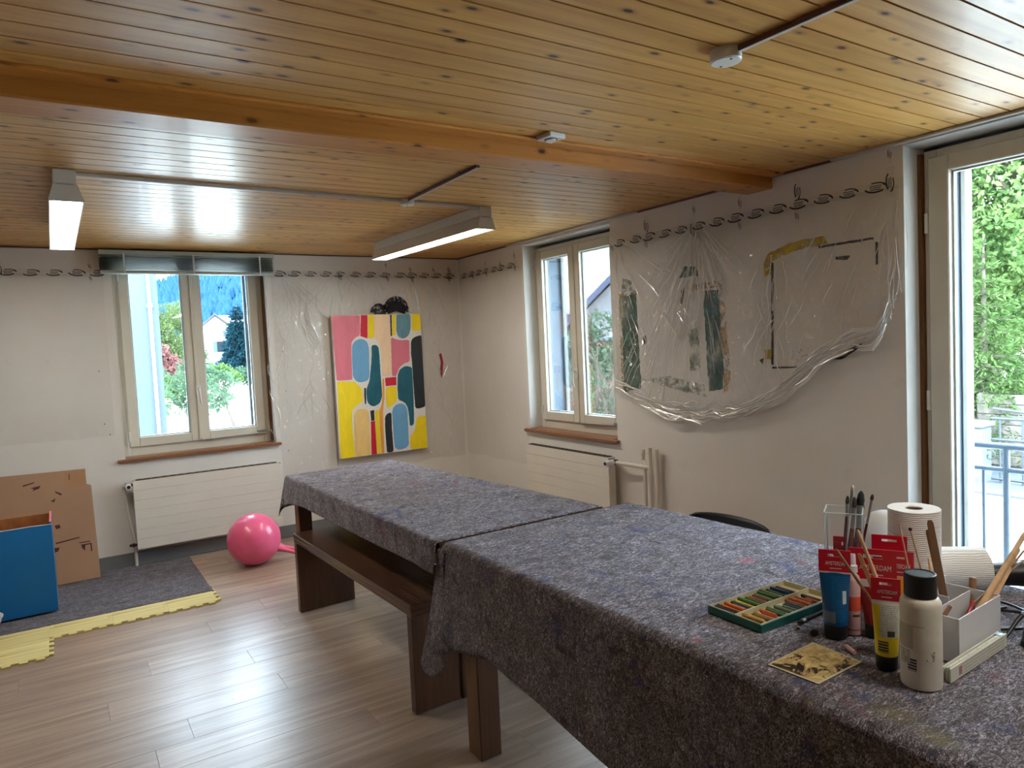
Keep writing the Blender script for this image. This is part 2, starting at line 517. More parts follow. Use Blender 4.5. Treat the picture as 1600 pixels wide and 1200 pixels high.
class MB:
    def __init__(self):
        self.b = bmesh.new()

    def _xf(self, vs, mat):
        if mat is not None:
            bmesh.ops.transform(self.b, matrix=mat, verts=vs)
        return vs

    def box(self, x0, x1, y0, y1, z0, z1, bevel=0.0, mat=None, seg=1):
        r = bmesh.ops.create_cube(self.b, size=1.0)
        vs = r['verts']
        for v in vs:
            v.co = Vector(((x0 + x1) / 2 + v.co.x * (x1 - x0), (y0 + y1) / 2 + v.co.y * (y1 - y0), (z0 + z1) / 2 + v.co.z * (z1 - z0)))
        if bevel > 0:
            es = list({e for v in vs for e in v.link_edges})
            rr = bmesh.ops.bevel(self.b, geom=es, offset=bevel, segments=seg, affect='EDGES', profile=0.5)
            vs = list({v for f in rr['faces'] for v in f.verts} | {v for v in vs if v.is_valid})
        return self._xf(vs, mat)

    def hexa(self, pts):
        """8 corner points: bottom 4 ccw, top 4 ccw"""
        v = [self.b.verts.new(p) for p in pts]
        for f in ((3, 2, 1, 0), (4, 5, 6, 7), (0, 1, 5, 4), (1, 2, 6, 5), (2, 3, 7, 6), (3, 0, 4, 7)):
            self.b.faces.new([v[i] for i in f])
        return v

    def tube(self, pts, r, n=10, cap=True):
        """round bar along points; r is one radius or one per point"""
        pts = [Vector(p) for p in pts]
        rs = r if isinstance(r, (list, tuple)) else [r] * len(pts)
        rings = []
        prev = None
        for i, p in enumerate(pts):
            d = (pts[min(i + 1, len(pts) - 1)] - pts[max(i - 1, 0)]).normalized()
            if prev is None:
                a = d.orthogonal().normalized()
            else:
                a = (prev - d * prev.dot(d)).normalized()
            prev = a
            b = d.cross(a)
            rings.append([self.b.verts.new(p + (a * math.cos(t) + b * math.sin(t)) * rs[i]) for t in [2 * PI * k / n for k in range(n)]])
        for q in range(len(rings) - 1):
            for k in range(n):
                self.b.faces.new((rings[q][k], rings[q][(k + 1) % n], rings[q + 1][(k + 1) % n], rings[q + 1][k]))
        if cap:
            self.b.faces.new(rings[0][::-1])
            self.b.faces.new(rings[-1])
        return [v for g in rings for v in g]

    def lathe(self, prof, n=24, mat=None, closed=True):
        """profile of (radius, z) turned about z"""
        rings = []
        for (r, z) in prof:
            rings.append([self.b.verts.new((r * math.cos(2 * PI * k / n), r * math.sin(2 * PI * k / n), z)) for k in range(n)])
        for q in range(len(rings) - 1):
            for k in range(n):
                self.b.faces.new((rings[q][k], rings[q][(k + 1) % n], rings[q + 1][(k + 1) % n], rings[q + 1][k]))
        if closed:
            if prof[0][0] > 1e-6:
                self.b.faces.new(rings[0][::-1])
            if prof[-1][0] > 1e-6:
                self.b.faces.new(rings[-1])
        return self._xf([v for g in rings for v in g], mat)

    def loft(self, rings, cap=True):
        vr = [[self.b.verts.new(p) for p in ring] for ring in rings]
        n = len(vr[0])
        for q in range(len(vr) - 1):
            for k in range(n):
                self.b.faces.new((vr[q][k], vr[q][(k + 1) % n], vr[q + 1][(k + 1) % n], vr[q + 1][k]))
        if cap:
            self.b.faces.new(vr[0][::-1])
            self.b.faces.new(vr[-1])
        return [v for g in vr for v in g]

    def prism(self, pts, off):
        """closed outline of 3-D points, extruded by the vector off"""
        a = [self.b.verts.new(Vector(p)) for p in pts]
        b = [self.b.verts.new(Vector(p) + Vector(off)) for p in pts]
        self.b.faces.new(a[::-1])
        self.b.faces.new(b)
        n = len(a)
        for k in range(n):
            self.b.faces.new((a[k], a[(k + 1) % n], b[(k + 1) % n], b[k]))
        return a + b

    def sphere(self, c, r, sub=3, sc=(1, 1, 1)):
        rr = bmesh.ops.create_icosphere(self.b, subdivisions=sub, radius=r)
        for v in rr['verts']:
            v.co = Vector((c[0] + v.co.x * sc[0], c[1] + v.co.y * sc[1], c[2] + v.co.z * sc[2]))
        return rr['verts']

    def grid(self, fn, nu, nv):
        vs = [[self.b.verts.new(fn(i / nu, j / nv)) for j in range(nv + 1)] for i in range(nu + 1)]
        for i in range(nu):
            for j in range(nv):
                self.b.faces.new((vs[i][j], vs[i + 1][j], vs[i + 1][j + 1], vs[i][j + 1]))
        return vs

    def build(self, name, mat, parent=None, smooth=False, loc=None, kind=None, label=None, recalc=True, angle=40):
        if recalc:
            bmesh.ops.recalc_face_normals(self.b, faces=self.b.faces[:])
        me = bpy.data.meshes.new(name)
        inv = None
        if parent is not None:
            inv = ROOT[parent.name].inverted()
        elif loc is not None:
            inv = Matrix.Translation(Vector(loc)).inverted()
        if inv is not None:
            bmesh.ops.transform(self.b, matrix=inv, verts=self.b.verts[:])
        self.b.to_mesh(me)
        self.b.free()
        me.materials.append(mat)
        if smooth:
            me.polygons.foreach_set('use_smooth', [True] * len(me.polygons))
            if angle:
                try:
                    me.set_sharp_from_angle(angle=math.radians(angle))
                except Exception:
                    pass
        return link(name, me, parent, loc, kind, label)


def link(name, data, parent=None, loc=None, kind=None, label=None):
    o = bpy.data.objects.new(name, data)
    COL.objects.link(o)
    if parent is not None:
        o.parent = parent
        ROOT[o.name] = ROOT[parent.name]
    else:
        if loc is not None:
            o.location = loc
        ROOT[o.name] = Matrix.Translation(Vector(loc if loc is not None else (0, 0, 0)))
    if kind:
        o['kind'] = kind
    if label:
        o['label'] = label
    return o


def tag(o, label, cat, group=None):
    o['label'] = label
    o['category'] = cat
    if group:
        o['group'] = group
    return o


def thing(name, label, cat, loc, group=None, rz=0.0):
    o = bpy.data.objects.new(name, None)
    COL.objects.link(o)
    o.empty_display_size = 0.1
    o.location = loc
    o.rotation_euler = (0, 0, rz)
    ROOT[o.name] = Matrix.Translation(Vector(loc)) @ Matrix.Rotation(rz, 4, 'Z')
    if label:
        tag(o, label, cat, group)
    return o


def structure(name, loc=(0, 0, 0)):
    o = thing(name, None, None, loc)
    o['kind'] = 'structure'
    return o


def npmesh(name, verts, faces, mat, parent=None, loc=None, kind=None, label=None):
    """verts (n,3), faces (m,k) with one k"""
    verts = np.asarray(verts, dtype=np.float32)
    if parent is not None:
        inv = np.array(ROOT[parent.name].inverted())
        verts = verts @ inv[:3, :3].T + inv[:3, 3]
    elif loc is not None:
        verts = verts - np.array(loc, dtype=np.float32)
    faces = np.asarray(faces, dtype=np.int32)
    k = faces.shape[1]
    me = bpy.data.meshes.new(name)
    me.vertices.add(len(verts))
    me.vertices.foreach_set('co', verts.astype(np.float32).ravel())
    me.loops.add(faces.size)
    me.loops.foreach_set('vertex_index', faces.ravel())
    me.polygons.add(len(faces))
    me.polygons.foreach_set('loop_start', np.arange(0, faces.size, k, dtype=np.int32))
    me.update(calc_edges=True)
    me.validate()
    me.materials.append(mat)
    return link(name, me, parent, loc, kind, label)


def text(body, size, mat, parent, matrix, ext=0.0004, name='lettering', sx=1.0):
    c = bpy.data.curves.new(name, 'FONT')
    c.body = body
    c.size = size
    c.extrude = ext
    c.align_x = 'CENTER'
    c.align_y = 'CENTER'
    c.resolution_u = 3
    c.materials.append(mat)
    tmp = bpy.data.objects.new(name, c)
    o = bpy.data.objects.new(name, bpy.data.meshes.new_from_object(tmp))
    bpy.data.objects.remove(tmp)
    COL.objects.link(o)
    o.parent = parent
    o.matrix_local = ROOT[parent.name].inverted() @ matrix @ Matrix.Diagonal((sx, 1, 1, 1))
    ROOT[o.name] = ROOT[parent.name]
    return o


def nz(x, y, z=0.0):
    return noise.noise(Vector((x, y, z)))


def lerp(a, b, t):
    return a + (b - a) * t


def pw(x, pts):
    """piecewise linear through (x, y) points sorted by x"""
    if x <= pts[0][0]:
        return pts[0][1]
    for (a, fa), (b, fb) in zip(pts, pts[1:]):
        if x <= b:
            return fa + (fb - fa) * (x - a) / (b - a)
    return pts[-1][1]


# ------------------------------------------------------------------ the room shell
def wall_boxes(mb, along, w0, w1, u0, u1, z0, z1, holes):
    """solid wall between depths w0..w1 with rectangular holes (ua, ub, za, zb)"""
    def bx(ua, ub, za, zb):
        if ub - ua < 1e-4 or zb - za < 1e-4:
            return
        if along == 'y':
            mb.box(w0, w1, ua, ub, za, zb)
        else:
            mb.box(ua, ub, w0, w1, za, zb)
    cur = u0
    for (ua, ub, za, zb) in sorted(holes):
        bx(cur, ua, z0, z1)
        bx(ua, ub, z0, za)
        bx(ua, ub, zb, z1)
        cur = ub
    bx(cur, u1, z0, z1)


mb = MB()
wall_boxes(mb, 'y', XR, XR + 0.18, YF - 0.3, YB + 0.34, -0.1, 2.62, [(0.68, 1.73, 0.0, 2.292), (3.708, 4.776, 0.79, 2.278)])
mb.build('wall_right', M['wall'], kind='structure')
mb = MB()
wall_boxes(mb, 'y', XR + 0.18, XR + 0.34, YF - 0.3, YB + 0.34, -0.1, 2.62, [(0.80, 1.625, 0.0, 2.20), (3.81, 4.70, 0.88, 2.19)])
mb.build('wall_right', M['facade'], kind='structure')
mb = MB()
wall_boxes(mb, 'x', YB, YB + 0.18, XL - 0.3, XR, -0.1, 2.62, [(0.384, 1.466, 0.785, 2.25)])
mb.build('wall_back', M['wall'], kind='structure')
mb = MB()
wall_boxes(mb, 'x', YB + 0.18, YB + 0.34, XL - 0.3, XR, -0.1, 2.62, [(0.47, 1.38, 0.87, 2.19)])
mb.build('wall_back', M['facade'], kind='structure')
mb = MB()
mb.box(XL - 0.3, XL, YF - 0.3, YB + 0.34, -0.1, 2.62)
mb.build('wall_left', M['wall_far'], kind='structure')
mb = MB()
wall_boxes(mb, 'x', YF - 0.3, YF, XL, XR, -0.1, 2.62, [])
mb.build('wall_front', M['wall_far'], kind='structure')
mb = MB()
mb.box(XL - 0.3, XR + 0.34, YF - 0.3, YB + 0.34, -0.35, -0.012)
floor = structure('floor')
mb.build('subfloor', M['subfloor'], floor)

# floor: vinyl planks, one object each, rows along x
PW, PL = 0.185, 1.22
k0 = int((YF - 3.751) / PW) - 1
pins = {0: 0.283, -2: 0.09, 4: 0.364, -4: 0.36, 3: 0.95, -1: 0.72, 1: -0.25, 2: 0.62}
plank_me = None
for k in range(k0, 13):
    ya = 3.751 + PW * k
    if ya + PW < YF or ya > YB:
        continue
    y0, y1 = max(ya, YF), min(ya + PW, YB)
    off = pins.get(k, random.uniform(0, PL))
    xs = XL + ((off - XL) % PL) - PL
    while xs < XR:
        x0, x1 = max(xs, XL), min(xs + PL, XR)
        if x1 - x0 > 0.02:
            full = abs((x1 - x0) - PL) < 1e-6 and abs((y1 - y0) - PW) < 1e-6
            if full and plank_me is not None:
                o = link('plank', plank_me, floor)
            else:
                mb = MB()
                hx, hy = (x1 - x0) / 2 - 0.0004, (y1 - y0) / 2 - 0.0004
                mb.box(-hx, hx, -hy, hy, -0.012, 0.0, bevel=0.0007)
                bmesh.ops.recalc_face_normals(mb.b, faces=mb.b.faces[:])
                me = bpy.data.meshes.new('plank')
                mb.b.to_mesh(me)
                mb.b.free()
                me.materials.append(M['floor'])
                o = link('plank', me, floor)
                if full:
                    plank_me = me
            o.location = ((x0 + x1) / 2, (y0 + y1) / 2, 0)
        xs += PL

# ceiling: varnished pine boards along x, chamfered edges, dark tongue between
ceiling = structure('ceiling', (0, 0, ZC))
mb = MB()
mb.box(XL - 0.3, XR + 0.34, YF - 0.3, YB + 0.34, ZC + 0.016, ZC + 0.31)
mb.build('ceiling_backing', M['recess'], ceiling)
CP = 0.0955
mb = MB()
prof = [(-CP / 2 + 0.0035, 0.015), (-CP / 2 + 0.0035, 0.0), (CP / 2 - 0.0035, 0.0), (CP / 2 - 0.0035, 0.015)]
mb.prism([(XL, y, z) for y, z in prof], (XR - XL, 0, 0))
bmesh.ops.recalc_face_normals(mb.b, faces=mb.b.faces[:])
cp_me = bpy.data.meshes.new('ceiling_board')
mb.b.to_mesh(cp_me)
mb.b.free()
cp_me.materials.append(M['pine'])
y = 1.295 + CP / 2 - CP * 38
while y < YB + 0.02:
    if y > YF - 0.03:
        o = link('ceiling_board', cp_me, ceiling)
        o.location = (0, min(y, YB - CP / 2 + 0.03), 0)
    y += CP
mb = MB()
mb.box(XL, XR, 2.405, 2.568, 2.241, ZC + 0.002, bevel=0.006)
bm_o = mb.build('beam', M['beam'], None, loc=(0, 2.48, 2.241), kind='structure')
mb = MB()
mb.box(XL, XR, 2.33, 2.405, ZC - 0.012, ZC + 0.002, bevel=0.004)
mb.build('trim_1', M['beam'], None, loc=(0, 2.36, 2.29), kind='structure')

# thin cover strips where the right wall meets the boards
for i, (ya, yb_) in enumerate(((3.42, 4.98), (0.2, 2.06))):
    mb = MB()
    mb.box(XR - 0.03, XR - 0.001, ya, yb_, ZC - 0.013, ZC - 0.001, bevel=0.002)
    mb.build('trim_%d' % (i + 2), M['conduit'], None, loc=(XR, (ya + yb_) / 2, ZC), kind='structure')
mb = MB()
mb.box(XR - 0.012, XR - 0.001, 2.06, 3.42, ZC - 0.012, ZC - 0.001)
mb.box(XR - 0.012, XR - 0.001, 4.98, YB, ZC - 0.012, ZC - 0.001)
mb.build('trim_4', M['conduit_side'], None, loc=(XR, 3, ZC), kind='structure')
mb = MB()
mb.box(XL, XR, YB - 0.012, YB - 0.001, ZC - 0.010, ZC - 0.001)
mb.build('trim_5', M['conduit_side'], None, loc=(0, YB, ZC), kind='structure')

mb = MB()
mb.box(XL, XR - 0.012, YB - 0.012, YB - 0.0005, 0.0005, 0.10, bevel=0.003)
mb.build('baseboard_back', M['base_grey'], None, loc=(0, YB, 0), kind='structure')
mb = MB()
mb.box(XR - 0.012, XR - 0.0005, 1.75, YB, 0.0005, 0.10, bevel=0.003)
mb.build('baseboard_right', M['base_grey'], None, loc=(XR, 4, 0), kind='structure')


# ------------------------------------------------------------------ windows and the balcony door
def place_fn(side):
    if side == 'right':
        return lambda u, w, z: Vector((XR + w, u, z))
    return lambda u, w, z: Vector((u, YB + w, z))


def fbox(mb, P, u0, u1, w0, w1, z0, z1, bevel=0.0):
    a, b = P(u0, w0, z0), P(u1, w1, z1)
    mb.box(min(a.x, b.x), max(a.x, b.x), min(a.y, b.y), max(a.y, b.y), min(a.z, b.z), max(a.z, b.z), bevel)


def rect_frame(mb, P, u0, u1, z0, z1, w0, w1, tu0, tu1, tz0, tz1, bevel=0.003):
    fbox(mb, P, u0, u0 + tu0, w0, w1, z0, z1, bevel)
    fbox(mb, P, u1 - tu1, u1, w0, w1, z0, z1, bevel)
    fbox(mb, P, u0 + tu0, u1 - tu1, w0, w1, z0, z0 + tz0, bevel)
    fbox(mb, P, u0 + tu0, u1 - tu1, w0, w1, z1 - tz1, z1, bevel)


def handle(P, u, z, w, parent, flip=1):
    mb = MB()
    fbox(mb, P, u - 0.016, u + 0.016, w - 0.008, w, z - 0.04, z + 0.04, 0.003)
    mb.tube([P(u, w, z + 0.012), P(u, w - 0.035, z + 0.012)], 0.008, 10)
    mb.tube([P(u, w - 0.035, z + 0.014), P(u + 0.004 * flip, w - 0.042, z - 0.03), P(u + 0.006 * flip, w - 0.042, z - 0.075), P(u + 0.012 * flip, w - 0.034, z - 0.105)],
            [0.009, 0.009, 0.008, 0.006], 10)
    mb.build('window_handle', M['white_metal'], parent, smooth=True)


def window(name, side, u0, u1, z0, z1, d, s, sillmat, glass_sets):
    """two casements; s = +1 when u grows to the viewer's right"""
    P = place_fn(side)
    root = structure(name, P((u0 + u1) / 2, d, z0))
    mb = MB()
    rect_frame(mb, P, u0, u1, z0, z1, d, d + 0.06, 0.05, 0.05, 0.075, 0.04)
    mb.build('window_frame', M['frame_white'], root)
    um = (u0 + u1) / 2
    sz0, sz1 = z0 + 0.068, z1 - 0.03
    for i in (0, 1):
        a, b = (u0 + 0.04, um - 0.0015) if i == 0 else (um + 0.0015, u1 - 0.04)
        mb = MB()
        rect_frame(mb, P, a, b, sz0, sz1, d - 0.018, d + 0.04, 0.066, 0.066, 0.07, 0.066, 0.005)
        sash = mb.build('sash', M['frame_white'], root)
        mb = MB()
        fbox(mb, P, a + 0.062, b - 0.062, d + 0.008, d + 0.013, sz0 + 0.066, sz1 - 0.062)
        mb.build('pane', M['glass'], sash)
        mb = MB()
        rect_frame(mb, P, a + 0.066, b - 0.066, sz0 + 0.07, sz1 - 0.066, d + 0.014, d + 0.032, 0.008, 0.008, 0.008, 0.008, 0.001)
        mb.build('glazing_bead', M['white_metal'], sash)
    mb = MB()
    fbox(mb, P, um - 0.012, um + 0.012, d - 0.027, d - 0.018, sz0 + 0.01, sz1 - 0.01, 0.003)
    mb.build('meeting_strip', M['frame_white'], root)
    handle(P, um + 0.002 * s, 1.25, d - 0.027, root, s)
    # opening limiter on the casement at the viewer's right
    ur = u1 if s > 0 else u0
    mb = MB()
    zl = z0 + 0.085
    mb.tube([P(um + 0.04 * s, d - 0.02, zl - 0.016), P(ur - 0.16 * s, d - 0.03, zl - 0.006), P(ur - 0.04 * s, d - 0.02, zl + 0.006)], 0.004, 8)
    fbox(mb, P, um + 0.03 * s, um + 0.09 * s, d - 0.03, d - 0.018, zl - 0.022, zl - 0.010, 0.002)
    fbox(mb, P, ur - 0.11 * s, ur - 0.035 * s, d - 0.032, d - 0.018, zl + 0.004, zl + 0.018, 0.003)
    mb.build('opening_limiter', M['steel'], root)
    ul = u0 if s > 0 else u1
    for zz in (z0 + 0.15, z1 - 0.13):
        mb = MB()
        mb.tube([P(ul + 0.042 * s, d - 0.022, zz - 0.035), P(ul + 0.042 * s, d - 0.022, zz + 0.035)], 0.008, 10)
        mb.build('hinge', M['white_metal'], root, smooth=True)
    mb = MB()
    fbox(mb, P, u0 - 0.055, u1 + 0.045, -0.035, -0.001, z0 - 0.022, z0, 0.003)
    fbox(mb, P, u0 + 0.002, u1 - 0.002, -0.002, d + 0.01, z0 - 0.004, z0 + 0.004)
    mb.build('window_sill', sillmat, root)
    # rails of the outer blind, in the outer reveal
    for uu in (u0 + 0.085, u1 - 0.085 - 0.02):
        mb = MB()
        fbox(mb, P, uu, uu + 0.02, 0.30, 0.335, z0 + 0.1, z1 - 0.06, 0.002)
        mb.build('blind_rail', M['base_grey'], root)
    return root, P


w1, P1 = window('window_1', 'back', 0.388, 1.452, 0.79, 2.252, 0.12, 1, M['sill'], None)
mb = MB()
fbox(mb, P1, 1.452, 1.464, 0.08, 0.13, 0.80, 2.245, 0.001)
mb.build('wood_strip', M['strip_wood'], w1)
w2, P2 = window('window_2', 'right', 3.738, 4.776, 0.80, 2.252, 0.12, -1, M['sill_y'], None)

P = place_fn('right')
door = structure('door_1', (XR + 0.14, 1.2, 0))
mb = MB()
rect_frame(mb, P, 0.70, 1.711, 0.0, 2.272, 0.14, 0.205, 0.06, 0.055, 0.04, 0.05)
mb.build('door_frame', M['frame_white'], door)
mb = MB()
fbox(mb, P, 1.711, 1.7285, 0.115, 0.17, 0.0, 2.262, 0.001)
mb.build('wood_strip', M['strip_wood'], door)
mb = MB()
rect_frame(mb, P, 0.725, 1.689, 0.03, 2.238, 0.125, 0.185, 0.088, 0.088, 0.22, 0.07, 0.005)
leaf = mb.build('door_leaf', M['frame_white'], door)
mb = MB()
fbox(mb, P, 0.805, 1.609, 0.150, 0.155, 0.242, 2.176)
mb.build('pane', M['glass'], leaf)
mb = MB()
rect_frame(mb, P, 0.813, 1.601, 0.25, 2.168, 0.157, 0.177, 0.009, 0.009, 0.009, 0.009, 0.001)
mb.build('glazing_bead', M['white_metal'], leaf)
handle(P, 0.77, 1.05, 0.125, leaf, -1)
for zz in (0.35, 1.15, 1.95):
    mb = MB()
    mb.tube([P(1.697, 0.128, zz - 0.045), P(1.697, 0.128, zz + 0.045)], 0.009, 10)
    mb.build('hinge', M['white_metal'], door, smooth=True)
mb = MB()
fbox(mb, P, 1.598, 1.618, 0.27, 0.33, 0.02, 2.19, 0.002)
mb.build('blind_rail', M['white_metal'], door)

# white linings of the openings (sky light on the reveals put into a whiter colour)
mb = MB()
mb.box(XR + 0.001, XR + 0.118, 1.7285, 1.7297, 0, 2.291)
mb.box(XR + 0.001, XR + 0.135, 0.70, 1.7285, 2.2905, 2.2918)
mb.box(XR + 0.001, XR + 0.118, 4.7745, 4.7757, 0.80, 2.277)
mb.box(XR + 0.001, XR + 0.118, 3.709, 4.7745, 2.2765, 2.2777)
mb.box(1.4645, 1.4657, YB + 0.001, YB + 0.118, 0.795, 2.249)
mb.build('trim_6', M['reveal'], None, loc=(XR, 3, 1), kind='structure')

# ------------------------------------------------------------------ aluminium venetian blind drawn up over the back window
blind = thing('venetian_blind', 'grey aluminium venetian blind drawn up tight above the window beside the canvas', 'blind', (0.915, YB - 0.05, 2.13))
mb = MB()
mb.box(0.312, 1.522, YB - 0.075, YB - 0.012, 2.262, 2.296, 0.003)
mb.build('headrail', M['alu'], blind)
for k in range(11):
    mb = MB()
    z = 2.158 + k * 0.0088
    mb.loft([[(x, YB - 0.086 + 0.0 * k, z), (x, YB - 0.062, z + 0.005), (x, YB - 0.038, z + 0.005), (x, YB - 0.014, z),
              (x, YB - 0.038, z + 0.0042), (x, YB - 0.062, z + 0.0042)] for x in (0.314, 1.518)])
    mb.build('slat', M['alu'], blind)
mb = MB()
mb.box(0.31, 1.516, YB - 0.088, YB - 0.014, 2.128, 2.148, 0.004)
mb.build('bottom_rail', M['alu'], blind)
for x in (0.46, 0.92, 1.40):
    mb = MB()
    mb.box(x, x + 0.012, YB - 0.091, YB - 0.0885, 2.13, 2.27)
    mb.build('ladder_tape', M['white_plastic'], blind)
mb = MB()
mb.tube([(0.40, YB - 0.03, 2.13), (0.385, YB - 0.012, 1.5), (0.41, YB - 0.012, 0.82)], 0.0016, 6)
mb.build('pull_cord', M['white_plastic'], blind)


# ------------------------------------------------------------------ strip lights, conduits, boxes on the boards
def strip_light(name, label, x0, ya, x1, yb_):
    """trough-shaped ceiling light between (x0, ya) and (x1, yb_)"""
    L = math.hypot(x1 - x0, yb_ - ya)
    rz = math.atan2(-(x1 - x0), yb_ - ya)
    root = thing(name, label, 'lamp', (x0, ya, ZC), 'ceiling strip lights', rz)
    Mx = ROOT[root.name]
    W = lambda x, y, z: Mx @ Vector((x, y, z))
    T = 0.0
    mb = MB()
    mb.box(-0.042, 0.042, 0, L, -0.062, -0.001, 0.003, mat=Mx)
    mb.build('housing', M['lamp_body'], root)
    mb = MB()
    # flaring reflector trough with thickness, open below
    out = [(-0.043, -0.062), (-0.064, -0.132), (-0.060, -0.1325), (-0.046, -0.118), (0.046, -0.118), (0.060, -0.1325), (0.064, -0.132), (0.043, -0.062)]
    mb.prism([W(x, 0.004, z) for x, z in out], W(0, L - 0.004, 0) - W(0, 0.004, 0))
    mb.build('reflector', M['lamp_body'], root)
    for yy in (0.0, L - 0.006):
        mb = MB()
        mb.prism([W(x, yy, z) for x, z in [(-0.044, -0.064), (-0.066, -0.134), (0.066, -0.134), (0.044, -0.064)]], W(0, 0.006, 0) - W(0, 0, 0))
        mb.build('end_cap', M['lamp_body'], root)
    mb = MB()
    mb.box(-0.047, 0.047, 0.012, L - 0.012, -0.130, -0.119, 0.002, mat=Mx)
    mb.build('diffuser', M['lamp_lens'], root)
    mb = MB()
    mb.box(-0.03, 0.03, -0.0012, 0.0, -0.0655, -0.062, mat=Mx)
    mb.build('catch', M['steel'], root)
    return root


strip_light('strip_light', 'white ceiling strip light seen end on, above the blue box', 0.089, 3.50, 0.085, 4.98)
strip_light('strip_light', 'white ceiling strip light near the painted canvas, its long side showing', 2.188, 3.61, 2.125, 5.09)

strip_light('strip_light', 'added white ceiling strip light, unseen, over the near end of the felt covered tables', 1.72, -0.92, 1.72, 0.56)  # unseen light added at the conduit's end to brighten the near table


def conduit(name, label, x0, y0, x1, y1):
    mb = MB()
    hz = 0.009
    side_mat = M['conduit'] if abs(x1 - x0) > abs(y1 - y0) else M['conduit_side']
    if abs(x1 - x0) > abs(y1 - y0):
        a = math.atan2(y1 - y0, x1 - x0)
        L = math.hypot(x1 - x0, y1 - y0)
        mt = Matrix.Translation((x0, y0, 0)) @ Matrix.Rotation(a, 4, 'Z')
    else:
        a = math.atan2(y1 - y0, x1 - x0)
        L = math.hypot(x1 - x0, y1 - y0)
        mt = Matrix.Translation((x0, y0, 0)) @ Matrix.Rotation(a, 4, 'Z')
    root = thing(name, label, 'conduit', (x0, y0, ZC))
    mb.box(0, L, -hz, hz, ZC - 0.015, ZC - 0.0005, 0.002, mat=mt)
    mb.build('trunking', side_mat, root)
    mb = MB()
    mb.box(0, L, -hz + 0.0015, hz - 0.0015, ZC - 0.0175, ZC - 0.015, 0.001, mat=mt)
    mb.build('trunking_lid', M['conduit'], root)


conduit('cable_conduit', 'long pale cable conduit from the end on strip light to the small junction box', 0.125, 3.545, 1.645, 3.60)
conduit('cable_conduit', 'short pale cable conduit between small junction box and the strip light near the canvas', 1.72, 3.60, 2.16, 3.63)
conduit('cable_conduit', 'plum edged cable conduit running from the small round junction box to the beam side', 1.68, 3.565, 1.662, 2.79)
conduit('cable_conduit', 'plum edged cable conduit leaving the larger round junction box in front of the beam', 1.69, 1.37, 1.715, 0.57)


def junction(label, x, y, r, h):
    root = thing('junction_box', label, 'junction box', (x, y, ZC), 'round junction boxes')
    mb = MB()
    mb.lathe([(r, 0.0), (r, -h + 0.003), (r - 0.003, -h)][::-1], 32, Matrix.Translation((x, y, ZC - 0.0005)))
    mb.build('box_body', M['white_plastic'], root, smooth=True)
    mb = MB()
    mb.lathe([(r - 0.006, -h - 0.0015), (r - 0.005, -h + 0.001)], 32, Matrix.Translation((x, y, ZC - 0.0005)))
    mb.build('box_lid', M['white_metal'], root, smooth=True)
    for s in (-1, 1):
        mb = MB()
        mb.lathe([(0.004, -h - 0.003), (0.004, -h)], 10, Matrix.Translation((x + 0.01 * s, y + r * 0.6 * s, ZC)))
        mb.build('screw', M['brass_dark'], root)


junction('small white round junction box between the two strip lights', 1.681, 3.598, 0.038, 0.030)
junction('larger white round junction box on the boards in front of the beam', 1.683, 1.405, 0.045, 0.032)

sens = thing('ceiling_sensor', 'small square white ceiling sensor with a dark ring, close to the beam', 'sensor', (1.70, 2.285, ZC), rz=0.12)
Mx = ROOT[sens.name]
mb = MB()
mb.box(-0.042, 0.042, -0.042, 0.042, -0.019, -0.0005, 0.003, mat=Mx)
mb.build('plate', M['white_plastic'], sens)
mb = MB()
mb.lathe([(0.026, -0.0205), (0.026, -0.0185)], 28, Mx)
mb.build('dark_ring', M['black_plastic'], sens)
mb = MB()
mb.lathe([(0.020, -0.024), (0.022, -0.019)], 28, Mx)
mb.build('sensor_eye', M['white_metal'], sens)


